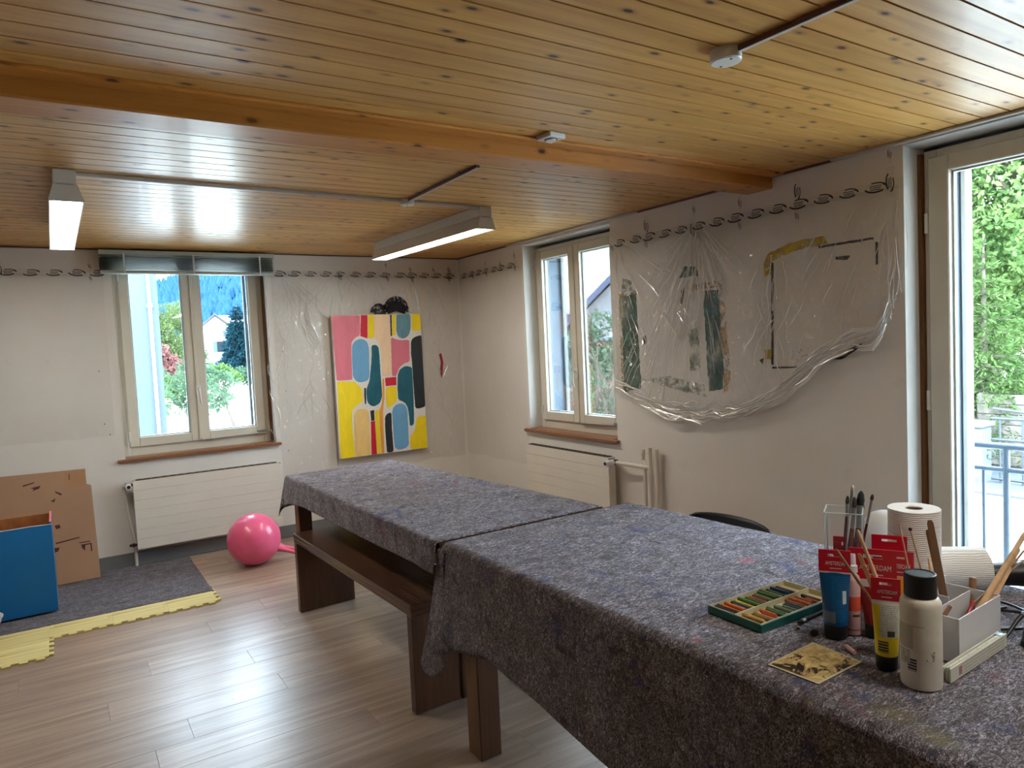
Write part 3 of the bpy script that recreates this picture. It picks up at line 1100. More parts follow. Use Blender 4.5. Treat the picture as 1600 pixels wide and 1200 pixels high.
# ------------------------------------------------------------------ radiators and pipes
def radiator(label, side, u0, u1, z0, z1, front, s):
    P = place_fn(side)
    root = thing('radiator', label, 'radiator', P((u0 + u1) / 2, -0.05, z0))
    mb = MB()
    n = 7
    prof = [(-front + 0.06, z0), (-front, z0)]
    h = (z1 - z0) / n
    for k in range(n):
        za, zb_ = z0 + k * h, z0 + (k + 1) * h
        prof += [(-front, za + 0.003), (-front, zb_ - 0.003)]
        if k < n - 1:
            prof += [(-front + 0.004, zb_ - 0.001), (-front + 0.004, zb_ + 0.001)]
    prof += [(-front, z1), (-front + 0.06, z1)]
    mb.prism([P(u0, w, z) for w, z in prof], P(u1, 0, 0) - P(u0, 0, 0))
    mb.build('panel', M['radiator'], root)
    mb = MB()
    fbox(mb, P, u0 + 0.02, u1 - 0.02, -front + 0.008, -front + 0.055, z1, z1 + 0.004)
    for k in range(18):
        uu = lerp(u0 + 0.04, u1 - 0.04, k / 17)
        fbox(mb, P, uu - 0.018, uu + 0.018, -front + 0.012, -front + 0.05, z1 + 0.004, z1 + 0.006)
    mb.build('top_grille', M['brass_dark'], root)
    for f in (0.18, 0.82):
        uu = lerp(u0, u1, f)
        mb = MB()
        fbox(mb, P, uu - 0.015, uu + 0.015, -front + 0.06, -0.001, z1 - 0.12, z1 - 0.04)
        mb.build('wall_bracket', M['radiator'], root)
    ue = u0 if s < 0 else u1
    z = z1 - 0.03
    mb = MB()
    mb.tube([P(ue, -front + 0.03, z), P(ue + 0.045 * s, -front + 0.03, z)], 0.011, 12)
    fbox(mb, P, ue + 0.02 * s, ue + 0.05 * s, -front + 0.012, -front + 0.048, z - 0.018, z + 0.018, 0.004)
    mb.build('valve_body', M['brass_dark'], root)
    mb = MB()
    mb.tube([P(ue + 0.032 * s, -front + 0.012, z), P(ue + 0.032 * s, -front - 0.055, z)], [0.021, 0.019], 18)
    mb.build('thermostat_head', M['white_plastic'], root, smooth=True)
    mb = MB()
    mb.tube([P(ue + 0.032 * s, -front - 0.055, z), P(ue + 0.032 * s, -front - 0.059, z)], 0.012, 14)
    mb.build('thermostat_eye', M['black_plastic'], root)
    zb2 = z0 + 0.03
    mb = MB()
    mb.tube([P(ue, -front + 0.03, zb2), P(ue + 0.05 * s, -front + 0.03, zb2)], 0.009, 10)
    fbox(mb, P, ue + 0.012 * s, ue + 0.035 * s, -front + 0.015, -front + 0.045, zb2 - 0.012, zb2 + 0.012, 0.004)
    mb.build('return_valve', M['brass_dark'], root)
    return root, P, ue, z, zb2


r1, Pb, ue, zt, zb2 = radiator('white flat radiator with fine grooves under the back window, behind the pink ball', 'back', 0.412, 1.452, 0.138, 0.636, 0.10, -1)
mb = MB()
mb.tube([Pb(ue - 0.05, -0.07, zt), Pb(ue - 0.055, -0.03, zt - 0.03), Pb(ue - 0.035, -0.03, zb2 + 0.2), Pb(ue - 0.01, -0.03, zb2 + 0.02), Pb(ue - 0.01, -0.03, 0.0)], 0.011, 10)
mb.build('supply_pipe', M['radiator'], r1, smooth=True)
r2_, Pr, ue, zt, zb2 = radiator('white flat radiator under the right hand window beside the pipes', 'right', 3.70, 4.70, 0.19, 0.69, 0.10, -1)
mb = MB()
mb.tube([Pr(ue - 0.05, -0.07, zt), Pr(3.42, -0.06, zt), Pr(3.345, -0.055, zt)], 0.013, 12)
mb.build('supply_pipe', M['radiator'], r2_, smooth=True)

pipes = thing('heating_pipes', 'group of three white upright heating pipes on the wall beside the radiator and felt tables', 'pipes', (XR - 0.05, 3.34, 0))
for (y, zt_, w) in ((3.398, 0.665, 0.05), (3.342, 0.785, 0.055), (3.298, 0.775, 0.04)):
    mb = MB()
    mb.tube([(XR - w, y, 0.0), (XR - w, y, zt_)], 0.0135, 14)
    p_ = mb.build('pipe', M['radiator'], pipes, smooth=True)
    mb = MB()
    mb.tube([(XR - w, y, zt_ - 0.03), (XR - w, y, zt_ + 0.006)], 0.0165, 14)
    mb.build('pipe_cap', M['radiator'], p_, smooth=True)
mb = MB()
mb.tube([(XR - 0.05, 3.415, 0.70), (XR - 0.05, 3.405, 0.775)], 0.0135, 12)
mb.tube([(XR - 0.05, 3.415, 0.70), (XR - 0.052, 3.37, 0.66), (XR - 0.055, 3.345, 0.66)], 0.012, 12)
mb.build('pipe_branch', M['radiator'], pipes, smooth=True)
mb = MB()
mb.box(XR - 0.07, XR - 0.0005, 3.29, 3.41, 0.30, 0.325, 0.003)
mb.build('pipe_clip', M['radiator'], pipes)


# ------------------------------------------------------------------ clear film on the walls, its printed tape, paint left on the walls
def film(name, label, side, ua, ub, ztop, hem, base, amp, nu, nv, seed, mat, pins=(), belly=0.0, gather=0.0):
    """hanging clear film; hem(u) gives the lower edge, pins are the points it hangs from"""
    P = place_fn(side)
    mb = MB()

    def fn(a, b):
        u = lerp(ua, ub, a)
        zh = hem(u)
        zt_ = ztop + 0.006 * nz(u * 6, seed)
        z = lerp(zt_, zh, b)
        d = base + amp * 0.45 * nz(u * 9 + 0.6 * nz(u * 2, z * 2, seed), z * 0.9, seed)
        # folds fanning out of the pins
        f = 0.0
        for (pu, reach, k) in pins:
            dx, dz = u - pu, (ztop + 0.03 - z)
            ang = math.atan2(dx, dz + 0.02)
            rr = math.hypot(dx, dz)
            f += k * math.sin(ang * 17 + 2.2 * nz(pu, rr * 2, seed)) * math.exp(-rr / reach) * min(1, rr / 0.08)
        d += amp * 1.5 * f
        d += amp * 0.25 * nz(u * 34, z * 5, seed + 3)
        # the lower part bags out and gathers into the hem
        g = max(0.0, (b - 0.72) / 0.28)
        d += belly * (g ** 1.5) * (1 - 0.75 * max(0, (b - 0.93) / 0.07))
        d += gather * g * abs(nz(u * 22 + z * 9, z * 16, seed + 7))
        edge = min(a, 1 - a)
        d = base * 0.4 + (d - base * 0.4) * min(1, edge / 0.04 + 0.25) * min(1, b / 0.03 + 0.2)
        return P(u, -max(0.003, d), z)
    mb.grid(fn, nu, nv)
    o = mb.build(name, mat, None, smooth=True, loc=P((ua + ub) / 2, -0.004, ztop), recalc=False, angle=0)
    tag(o, label, 'plastic film')
    return o




def film_folds(film_o, side, ztop, hem, runs, seed, base=0.016, hemrun=None):
    """pressed folds of the film: narrow doubled pleats, whitened to stand for glints, fanning out of the pins and gathered along the hem"""
    P = place_fn(side)
    rnd = random.Random(seed)
    b = bmesh.new()

    def pleat(path, w, h):
        prev = None
        for i, (u, d, z) in enumerate(path):
            u2, _, z2 = path[min(i + 1, len(path) - 1)]
            u1, _, z1 = path[max(i - 1, 0)]
            du, dz = u2 - u1, z2 - z1
            l = math.hypot(du, dz) or 1
            nu_, nz2 = -dz / l, du / l
            f = math.sin(PI * (i + 0.3) / (len(path) + 0.2)) ** 0.6
            ww, hh = w * f, h * f
            q = (b.verts.new(P(u - nu_ * ww, -d, z - nz2 * ww)), b.verts.new(P(u + nu_ * ww * 0.25, -d - hh, z + nz2 * ww * 0.25)), b.verts.new(P(u + nu_ * ww, -d, z + nz2 * ww)))
            if prev:
                b.faces.new((prev[0], prev[1], q[1], q[0]))
                b.faces.new((prev[1], prev[2], q[2], q[1]))
            prev = q
    for (pu, pz, n, th0, th1, ra, rb, l0, l1) in runs:
        for k in range(n):
            th = rnd.uniform(th0, th1)
            r0 = ra + (rb - ra) * rnd.random() ** 1.3
            L = rnd.uniform(l0, l1)
            path = []
            m = int(L / 0.02) + 2
            ph = rnd.uniform(0, 99)
            for i in range(m):
                r = r0 + i * 0.02
                tt = th + 0.06 * nz(ph, r * 3)
                u, z = pu + r * math.sin(tt), pz - r * math.cos(tt)
                if z < hem(u) + 0.01 or z > ztop:
                    break
                path.append((u, base + 0.010 * nz(ph, i * 0.2), z))
            if len(path) > 2:
                pleat(path, rnd.uniform(0.0010, 0.0042), rnd.uniform(0.0008, 0.0030))
    if hemrun:
        ua, ub, n, dep = hemrun
        for k in range(n):
            u0 = rnd.uniform(ua, ub)
            L = rnd.uniform(0.10, 0.45)
            off = rnd.uniform(0.0, 0.10) ** 1.0
            ph = rnd.uniform(0, 99)
            path = []
            m = int(L / 0.025) + 3
            for i in range(m):
                u = u0 + i * 0.025 * (1 if ub > ua else -1)
                if u < min(ua, ub) or u > max(ua, ub):
                    break
                path.append((u, dep * (1 - off * 4) + 0.012 + 0.015 * nz(ph, i * 0.3), hem(u) + off + 0.03 * nz(ph, i * 0.18, 7)))
            if len(path) > 2:
                pleat(path, rnd.uniform(0.002, 0.007), rnd.uniform(0.003, 0.008))
    mb = MB()
    mb.b.free()
    mb.b = b
    return mb.build('film_pleats', M['film_fold'], film_o, smooth=False, recalc=False, kind='stuff')


hem_pts = sorted([(3.705, 1.19), (3.67, 1.12), (3.563, 1.09), (3.355, 1.03), (3.133, 0.99), (2.878, 0.985), (2.645, 1.01), (2.473, 1.07),
                  (2.312, 1.155), (2.162, 1.28), (2.06, 1.345), (1.957, 1.375), (1.848, 1.395), (1.80, 1.46), (1.75, 1.62)])
HEM_R = lambda u: pw(u, hem_pts) + 0.012 * nz(u * 14, 5)
fo = film('plastic_film', 'crumpled clear plastic film sagging over green paint marks beside the balcony door', 'right', 3.705, 1.745, 2.125,
     HEM_R, 0.020, 0.030, 260, 120, 3.3, M['film'],
     pins=((3.66, 0.75, 0.55), (2.93, 0.9, 0.65), (2.25, 0.35, 0.25)), belly=0.05, gather=0.05)
film_folds(fo, 'right', 2.11, HEM_R, [(3.68, 2.18, 34, -1.1, 0.0, 0.08, 0.8, 0.06, 0.30), (2.93, 2.16, 60, -0.9, 1.0, 0.06, 0.35, 0.06, 0.25), (2.85, 2.2, 70, 0.05, 0.80, 0.3, 1.05, 0.08, 0.42), (2.95, 2.3, 30, -0.35, 0.1, 0.3, 1.1, 0.06, 0.3),
                                        (2.43, 3.2, 24, -0.05, 0.06, 1.3, 1.85, 0.05, 0.22), (1.70, 2.5, 40, 0.0, 0.75, 0.4, 1.3, 0.06, 0.32), (1.76, 2.9, 24, -0.02, 0.06, 0.9, 1.5, 0.08, 0.3)], 5, hemrun=(3.69, 1.78, 95, 0.045))
fo = film('plastic_film', 'clear plastic film hanging straight behind the bright abstract canvas', 'back', 1.50, 3.20, 2.140,
     lambda u: 0.48 + 0.03 * nz(u * 5, 2), 0.014, 0.016, 220, 60, 8.1, M['film_back'],
     pins=((1.55, 0.4, 0.3), (2.05, 0.45, 0.5), (2.70, 0.4, 0.5)))
film_folds(fo, 'back', 2.12, lambda u: 0.55, [(1.57, 2.2, 22, 0.05, 0.9, 0.08, 0.5, 0.05, 0.3), (1.75, 4.2, 46, -0.10, 0.06, 2.1, 3.3, 0.06, 0.3), (2.05, 2.2, 26, -0.9, 0.9, 0.06, 0.35, 0.05, 0.22), (2.72, 2.2, 30, -1.0, 1.0, 0.06, 0.4, 0.05, 0.2), (2.98, 4.2, 24, -0.03, 0.04, 2.1, 3.2, 0.06, 0.3), (2.3, 2.35, 20, -0.6, 0.6, 0.25, 0.5, 0.05, 0.16)], 6, base=0.012)
film('plastic_film', 'thin clear plastic film between the room corner and the right hand window', 'right', 5.84, 4.80, 2.125,
     lambda u: 0.5 + 0.02 * nz(u * 5, 9), 0.010, 0.008, 110, 50, 15.5, M['film_soft'], pins=((5.0, 0.4, 0.4),))
film('plastic_film', 'thin clear plastic film on the wall above the leaning brown cardboard', 'back', -2.25, 0.33, 2.125,
     lambda u: 0.97 + 0.012 * nz(u * 3, 4), 0.010, 0.010, 200, 50, 21.5, M['film_soft'], pins=((-0.05, 0.3, 0.4), (-1.2, 0.4, 0.4)))


def mark_mesh(seed):
    """one printed eye-shaped stamp, about 75 x 30 mm, flat in the x-z plane"""
    rnd = random.Random(seed)
    b = bmesh.new()

    def ribbon(pts, w):
        w *= 1.35
        prev = None
        for i, (x, z) in enumerate(pts):
            x2, z2 = pts[min(i + 1, len(pts) - 1)]
            x1, z1 = pts[max(i - 1, 0)]
            dx, dz = x2 - x1, z2 - z1
            l = math.hypot(dx, dz) or 1
            nx_, nz_ = -dz / l * w / 2, dx / l * w / 2
            q = (b.verts.new((x + nx_, 0, z + nz_)), b.verts.new((x - nx_, 0, z - nz_)))
            if prev:
                b.faces.new((prev[0], prev[1], q[1], q[0]))
            prev = q
    A, B = 0.040, 0.016
    ribbon([(A * math.cos(t), B * math.sin(t) - 0.001) for t in [PI * 1.05 + k * PI * 0.75 / 10 for k in range(11)]], 0.0048)
    ribbon([(A * math.cos(t) + 0.003, B * math.sin(t) + 0.002) for t in [PI * 0.10 + k * PI * 0.55 / 8 for k in range(9)]], 0.0035)
    ribbon([(0.030, 0.010), (0.041, 0.008), (0.046, -0.001)], 0.0055)
    for row, zz in enumerate((0.0065, -0.0005, -0.0075)):
        x = -0.022 + 0.002 * row
        while x < 0.022:
            w = rnd.uniform(0.003, 0.006)
            h = 0.0045
            q = [b.verts.new((x + dx, 0, zz + dz)) for dx, dz in ((0, -h / 2), (w, -h / 2), (w + 0.001, h / 2), (0.001, h / 2))]
            b.faces.new(q)
            x += w + 0.0022
    me = bpy.data.meshes.new('printed_mark')
    b.to_mesh(me)
    b.free()
    me.materials.append(M['ink'])
    return me


MARKS = [mark_mesh(i) for i in range(3)]


def tape(label, side, ua, ub, z, marks, extra):
    """clear packing tape along the wall with its printed stamps; extra are short upright pieces (u, z, mark-tilt, scale)"""
    P = place_fn(side)
    root = thing('clear_tape', label, 'tape', P((ua + ub) / 2, 0, z))
    mb = MB()
    n = 60
    mb.grid(lambda a, b: P(lerp(ua, ub, a), -0.024 + 0.0015 * nz(a * 40, b), z + lerp(-0.024, 0.024, b) + 0.004 * nz(a * 9, 3)), n, 1)
    mb.build('strip', M['tape'], root, recalc=False)
    rot = 0.0 if side == 'back' else PI / 2
    k = 0
    inv = ROOT[root.name].inverted()

    def put(u, zz, tilt, s):
        nonlocal k
        o = link('printed_mark', MARKS[k % 3], root)
        k += 1
        m = Matrix.Translation(P(u, -0.0262, zz)) @ Matrix.Rotation(-rot, 4, 'Z') @ Matrix.Rotation(tilt, 4, 'Y') @ Matrix.Diagonal((s, 1, s, 1))
        o.matrix_local = inv @ m
    for u in marks:
        put(u, z + 0.006 * nz(u * 3, 1), random.uniform(-0.12, 0.12), random.uniform(1.08, 1.25))
    for i, (u, zz, tilt, s) in enumerate(extra):
        if i < len(extra):
            mb = MB()
            h = 0.05 * s + 0.02
            mb.grid(lambda a, b: P(u + lerp(-0.022, 0.022, a) * s, -0.0252, zz + lerp(-h, h, b)), 1, 2)
            mb.build('strip', M['tape'], root, recalc=False)
        put(u, zz, tilt, s)


tape('clear packing tape with dark oval stamps above the sagging film beside the balcony door', 'right', 3.70, 1.70, 2.128,
     [3.588, 3.434, 3.311, 3.171, 3.039, 2.899, 2.766, 2.636, 2.501, 2.365, 2.241, 2.106, 1.974, 1.843],
     [(3.33, 2.20, 1.45, 0.9), (3.335, 2.09, 1.5, 0.6), (3.66, 2.11, 1.3, 0.6), (2.93, 2.23, 1.5, 0.5), (2.945, 2.115, 1.5, 0.9), (2.60, 2.205, 1.5, 0.55), (2.605, 2.085, 1.4, 0.5),
      (2.245, 2.195, 1.5, 0.9), (2.25, 2.075, 1.3, 0.5), (1.775, 2.265, 1.5, 0.45), (1.775, 2.14, 1.5, 0.95)])
tape('clear packing tape with dark oval stamps above the canvas, from the blind to the corner', 'back', 1.53, 3.19, 2.147,
     [1.563, 1.686, 1.817, 1.947, 2.062, 2.204, 2.337, 2.472, 2.612, 2.723, 2.85, 2.972, 3.103],
     [(2.07, 2.13, 1.4, 0.7), (2.49, 2.235, 1.5, 0.4), (2.50, 2.12, 1.4, 0.6), (2.72, 2.20, 1.3, 0.5), (2.735, 2.11, 1.4, 0.6), (2.95, 2.20, 1.2, 0.5), (3.11, 2.20, 1.5, 0.7), (3.105, 2.12, 1.4, 0.6)])
tape('clear packing tape with dark oval stamps between room corner and right hand window', 'right', 5.80, 4.82, 2.135,
     [5.716, 5.574, 5.448, 5.328, 5.189, 5.076, 4.93], [(5.55, 2.12, 1.3, 0.6), (5.32, 2.20, 1.5, 0.4), (5.31, 2.11, 1.4, 0.5), (5.08, 2.17, 1.4, 0.5), (4.86, 2.21, 1.4, 0.6), (4.86, 2.12, 1.5, 0.7)])
tape('clear packing tape with dark oval stamps on the wall left of the blind', 'back', -2.2, 0.34, 2.132,
     [-1.27, -1.14, -1.01, -0.88, -0.75, -0.62, -0.49, -0.355, -0.222, -0.093, 0.039, 0.172, 0.30], [(-0.27, 2.16, 1.3, 0.8), (0.255, 2.185, 1.4, 0.45), (0.255, 2.10, 1.5, 0.4)])


def stain(name, side, poly, mat, parent=None, depth=0.0012, jit=0.011):
    """a flat patch of dried paint on a wall"""
    P = place_fn(side)
    mb = MB()
    pts = []
    n = len(poly)
    for i in range(n):
        (ua, za), (ub, zb_) = poly[i], poly[(i + 1) % n]
        m = max(2, int(math.hypot(ub - ua, zb_ - za) / 0.02))
        for k in range(m):
            f = k / m
            j = jit
            u, z = lerp(ua, ub, f), lerp(za, zb_, f)
            pts.append(P(u + j * nz(u * 60, z * 60, 1), -depth - 0.0006, z + j * nz(u * 60, z * 60, 5)))
    mb.prism(pts, P(0, depth, 0) - P(0, 0, 0))
    return mb.build(name, mat, parent, kind=None)


wall_paint_r = thing('paint_marks', 'green, ochre and yellow paint edges left by lifted canvases under the sagging film', 'paint marks', (XR, 2.7, 1.6))
green = mat_stain('green_paint', rgb(74, 118, 100), 0.46, 8, (1, 1, 0.4), 0.14, 0.85)
teal = mat_stain('teal_paint', rgb(52, 110, 108), 0.45, 8, (1, 1, 0.35), 0.14, 0.9)
ochre = mat_stain('ochre_paint', rgb(206, 176, 134), 0.5, 12)
yellow = mat_stain('yellow_spray', rgb(220, 188, 14), 0.46, 9, (1, 1, 1), 0.20, 0.85)
black_p = mat_stain('black_paint', rgb(40, 38, 40), 0.30, 30)
greenl = mat_stain('light_green_paint', rgb(120, 146, 116), 0.56, 12, (1, 1, 1), 0.12, 0.7)
for nm, poly, mt in (
        ('paint_stain', [(3.615, 1.775), (3.47, 1.785), (3.455, 1.17), (3.62, 1.13)], green),
        ('paint_stain', [(3.60, 1.90), (3.49, 1.86), (3.47, 1.79), (3.61, 1.79)], greenl),
        ('paint_stain', [(3.62, 1.80), (3.465, 1.80), (3.465, 1.775), (3.62, 1.775)], ochre),
        ('paint_stain', [(3.64, 1.80), (3.615, 1.80), (3.62, 1.14), (3.645, 1.16)], ochre),
        ('paint_stain', [(3.09, 1.845), (3.05, 1.91), (2.95, 1.90), (2.94, 1.845)], teal),
        ('paint_stain', [(2.905, 1.755), (2.79, 1.75), (2.765, 1.30), (2.78, 1.18), (2.88, 1.16)], teal),
        ('paint_stain', [(2.985, 1.80), (2.78, 1.80), (2.775, 1.765), (2.985, 1.765)], ochre),
        ('paint_stain', [(2.785, 1.78), (2.755, 1.78), (2.715, 1.20), (2.77, 1.15)], ochre),
        ('paint_stain', [(3.44, 1.22), (3.10, 1.16), (2.90, 1.13), (2.92, 1.20), (3.2, 1.25)], greenl),
        ('paint_stain', [(3.03, 1.52), (2.95, 1.55), (2.94, 1.30), (3.02, 1.28)], greenl),
        ('paint_stain', [(3.075, 1.77), (3.045, 1.79), (3.06, 1.69), (3.085, 1.68)], black_p),
        ('paint_stain', [(3.42, 1.50), (3.395, 1.51), (3.39, 1.46), (3.425, 1.45)], black_p),
        ('paint_stain', [(2.475, 1.86), (2.45, 1.905), (2.38, 1.93), (2.25, 1.955), (2.12, 1.95), (2.10, 1.915), (2.30, 1.90), (2.42, 1.87), (2.425, 1.80), (2.47, 1.79)], yellow),
        ('paint_stain', [(2.485, 1.40), (2.435, 1.40), (2.435, 1.345), (2.48, 1.35)], yellow),
        ('paint_stain', [(2.428, 1.86), (2.414, 1.86), (2.430, 1.32), (2.444, 1.32)], black_p),
        ('paint_stain', [(2.15, 1.897), (2.15, 1.909), (1.87, 1.911), (1.87, 1.900)], black_p),
        ('paint_stain', [(1.862, 1.885), (1.848, 1.885), (1.850, 1.785), (1.860, 1.78)], black_p),
        ('paint_stain', [(2.06, 1.845), (1.98, 1.842), (2.0, 1.822), (2.06, 1.83)], black_p),
        ('paint_stain', [(2.44, 1.309), (2.44, 1.299), (2.22, 1.306), (2.22, 1.312)], black_p),
        ('paint_stain', [(2.33, 1.40), (2.22, 1.41), (2.215, 1.33), (2.32, 1.33)], mat_stain('speckled_paint', rgb(70, 40, 44), 0.62, 40)),
        ('paint_stain', [(2.52, 1.345), (2.49, 1.36), (2.50, 1.325)], black_p),
        ('paint_stain', [(2.10, 1.345), (1.99, 1.40), (1.93, 1.425), (1.94, 1.405), (2.04, 1.345)], black_p)):
    stain(nm, 'right', poly, mt, wall_paint_r, jit=0.003 if mt is black_p else 0.011)


def ring_stain(side, u, z, r0, r1_, mat, parent, arc=(0, PI), n=20, dep=0.027):
    P = place_fn(side)
    mb = MB()
    a = []
    b = []
    for k in range(n + 1):
        t = lerp(arc[0], arc[1], k / n)
        j = 0.006 * nz(u * 9 + t * 5, z)
        a.append((u + (r1_ + j) * math.cos(t), z + (r1_ + j) * math.sin(t)))
        b.append((u + (r0 + j) * math.cos(t), z + (r0 + j) * math.sin(t)))
    pts = a + b[::-1]
    mb.prism([P(x, -dep, y) for x, y in pts], P(0, 0.001, 0) - P(0, 0, 0))
    return mb.build('paint_stain', mat, parent)


wall_paint_b = thing('paint_marks', 'black brushed arcs and a red dab on the film around the abstract canvas', 'paint marks', (2.5, YB, 1.7))
fur = mat_stain('black_brush_paint', rgb(30, 26, 30), 0.46, 34)
fur2 = mat_stain('dark_olive_paint', rgb(52, 54, 44), 0.48, 30)
solid_k = mat_stain('black_solid_paint', rgb(28, 24, 30), 0.34, 16)
ring_stain('back', 2.405, 1.815, 0.035, 0.085, fur, wall_paint_b, (0.1, 3.0))
ring_stain('back', 2.41, 1.80, 0.0, 0.055, fur2, wall_paint_b, (0.0, 3.14))
ring_stain('back', 2.565, 1.845, 0.07, 0.118, fur, wall_paint_b, (-0.2, 3.3))
ring_stain('back', 2.565, 1.835, 0.0, 0.085, solid_k, wall_paint_b, (-0.4, 3.5))
red_p = mat_stain('red_dab_paint', rgb(170, 40, 58), 0.46, 16, (1, 1, 0.5))
P_ = place_fn('back')
mb = MB()
mb.prism([P_(u, -0.027, z) for u, z in ((2.96, 1.43), (2.985, 1.44), (3.0, 1.36), (2.99, 1.26), (2.972, 1.21), (2.962, 1.28), (2.975, 1.36))], P_(0, 0.001, 0) - P_(0, 0, 0))
mb.build('paint_stain', red_p, wall_paint_b)
for (u, z, lab) in ((0.262, 1.44, 'small dark nail head beside the back window, above the leaning cardboard'), (0.27, 1.06, 'small dark nail head just above the cardboard, beside the window frame foot'),
                    (0.3, 0.98, 'small dark nail head nearest to the blind pull end of the wooden sill'), (1.56, 1.52, 'small dark nail head right of the back window, level with the handle'),
                    (1.565, 1.20, 'small dark nail head between back window and canvas, at mid canvas height'), (1.555, 0.71, 'small dark nail head just below the sill end, beside the canvas foot'),
                    (1.48, 0.62, 'small dark nail head at the top corner of the radiator near the canvas')):
    mb = MB()
    mb.lathe([(0.0045, 0.0), (0.004, 0.004)], 8, Matrix.Translation(P_(u, -0.002, z)) @ Matrix.Rotation(PI / 2, 4, 'X'))
    tag(mb.build('nail', M['brass_dark'], None, loc=P_(u, 0, z)), lab, 'nail', 'nails around the back window')

# ------------------------------------------------------------------ the painted canvas
canvas = thing('painted_canvas', 'bright abstract canvas of pink, yellow, blue and black rounded shapes on the film covered wall', 'painting', (2.37, YB - 0.03, 0.59))
CX0, CX1, CZ0, CZ1 = 1.962, 2.780, 0.592, 1.803
CF = YB - 0.062
mb = MB()
mb.box(CX0, CX1, CF, CF + 0.030, CZ0, CZ1, 0.003)
mb.build('stretched_canvas', mat_plain('canvas_white', rgb(226, 222, 216), 0.8, 0.03, 60, bump=0.1), canvas)


def homography(src, dst):
    A = []
    for (x, y), (u, v) in zip(src, dst):
        A.append([x, y, 1, 0, 0, 0, -u * x, -u * y, -u])
        A.append([0, 0, 0, x, y, 1, -v * x, -v * y, -v])
    _, _, vt_ = np.linalg.svd(np.array(A, float))
    return vt_[-1].reshape(3, 3)


HM = homography([(66, 216), (640, 211), (693, 1074), (134, 1150)], [(CX0, CZ1), (CX1, CZ1), (CX1, CZ0), (CX0, CZ0)])


def cpt(x, y):
    q = HM @ np.array([x, y, 1.0])
    return float(q[0] / q[2]), float(q[1] / q[2])


def mat_oil(name, col, var=0.12):
    t = NT(name)
    f = t.noise(t.coords((1.0, 1, 0.35)), 13, 7, 0.7, 0.6)
    dk = tuple(c * (1 - var * 1.5) for c in col[:3]) + (1,)
    lt = tuple(min(1, c * (1 + var * 0.7) + 0.01) for c in col[:3]) + (1,)
    t.principled(t.ramp(f, [(0.25, dk), (0.6, col), (0.85, lt)]), 0.5, 0.4, normal=t.bump(f, 0.25, 0.003))
    return t.m


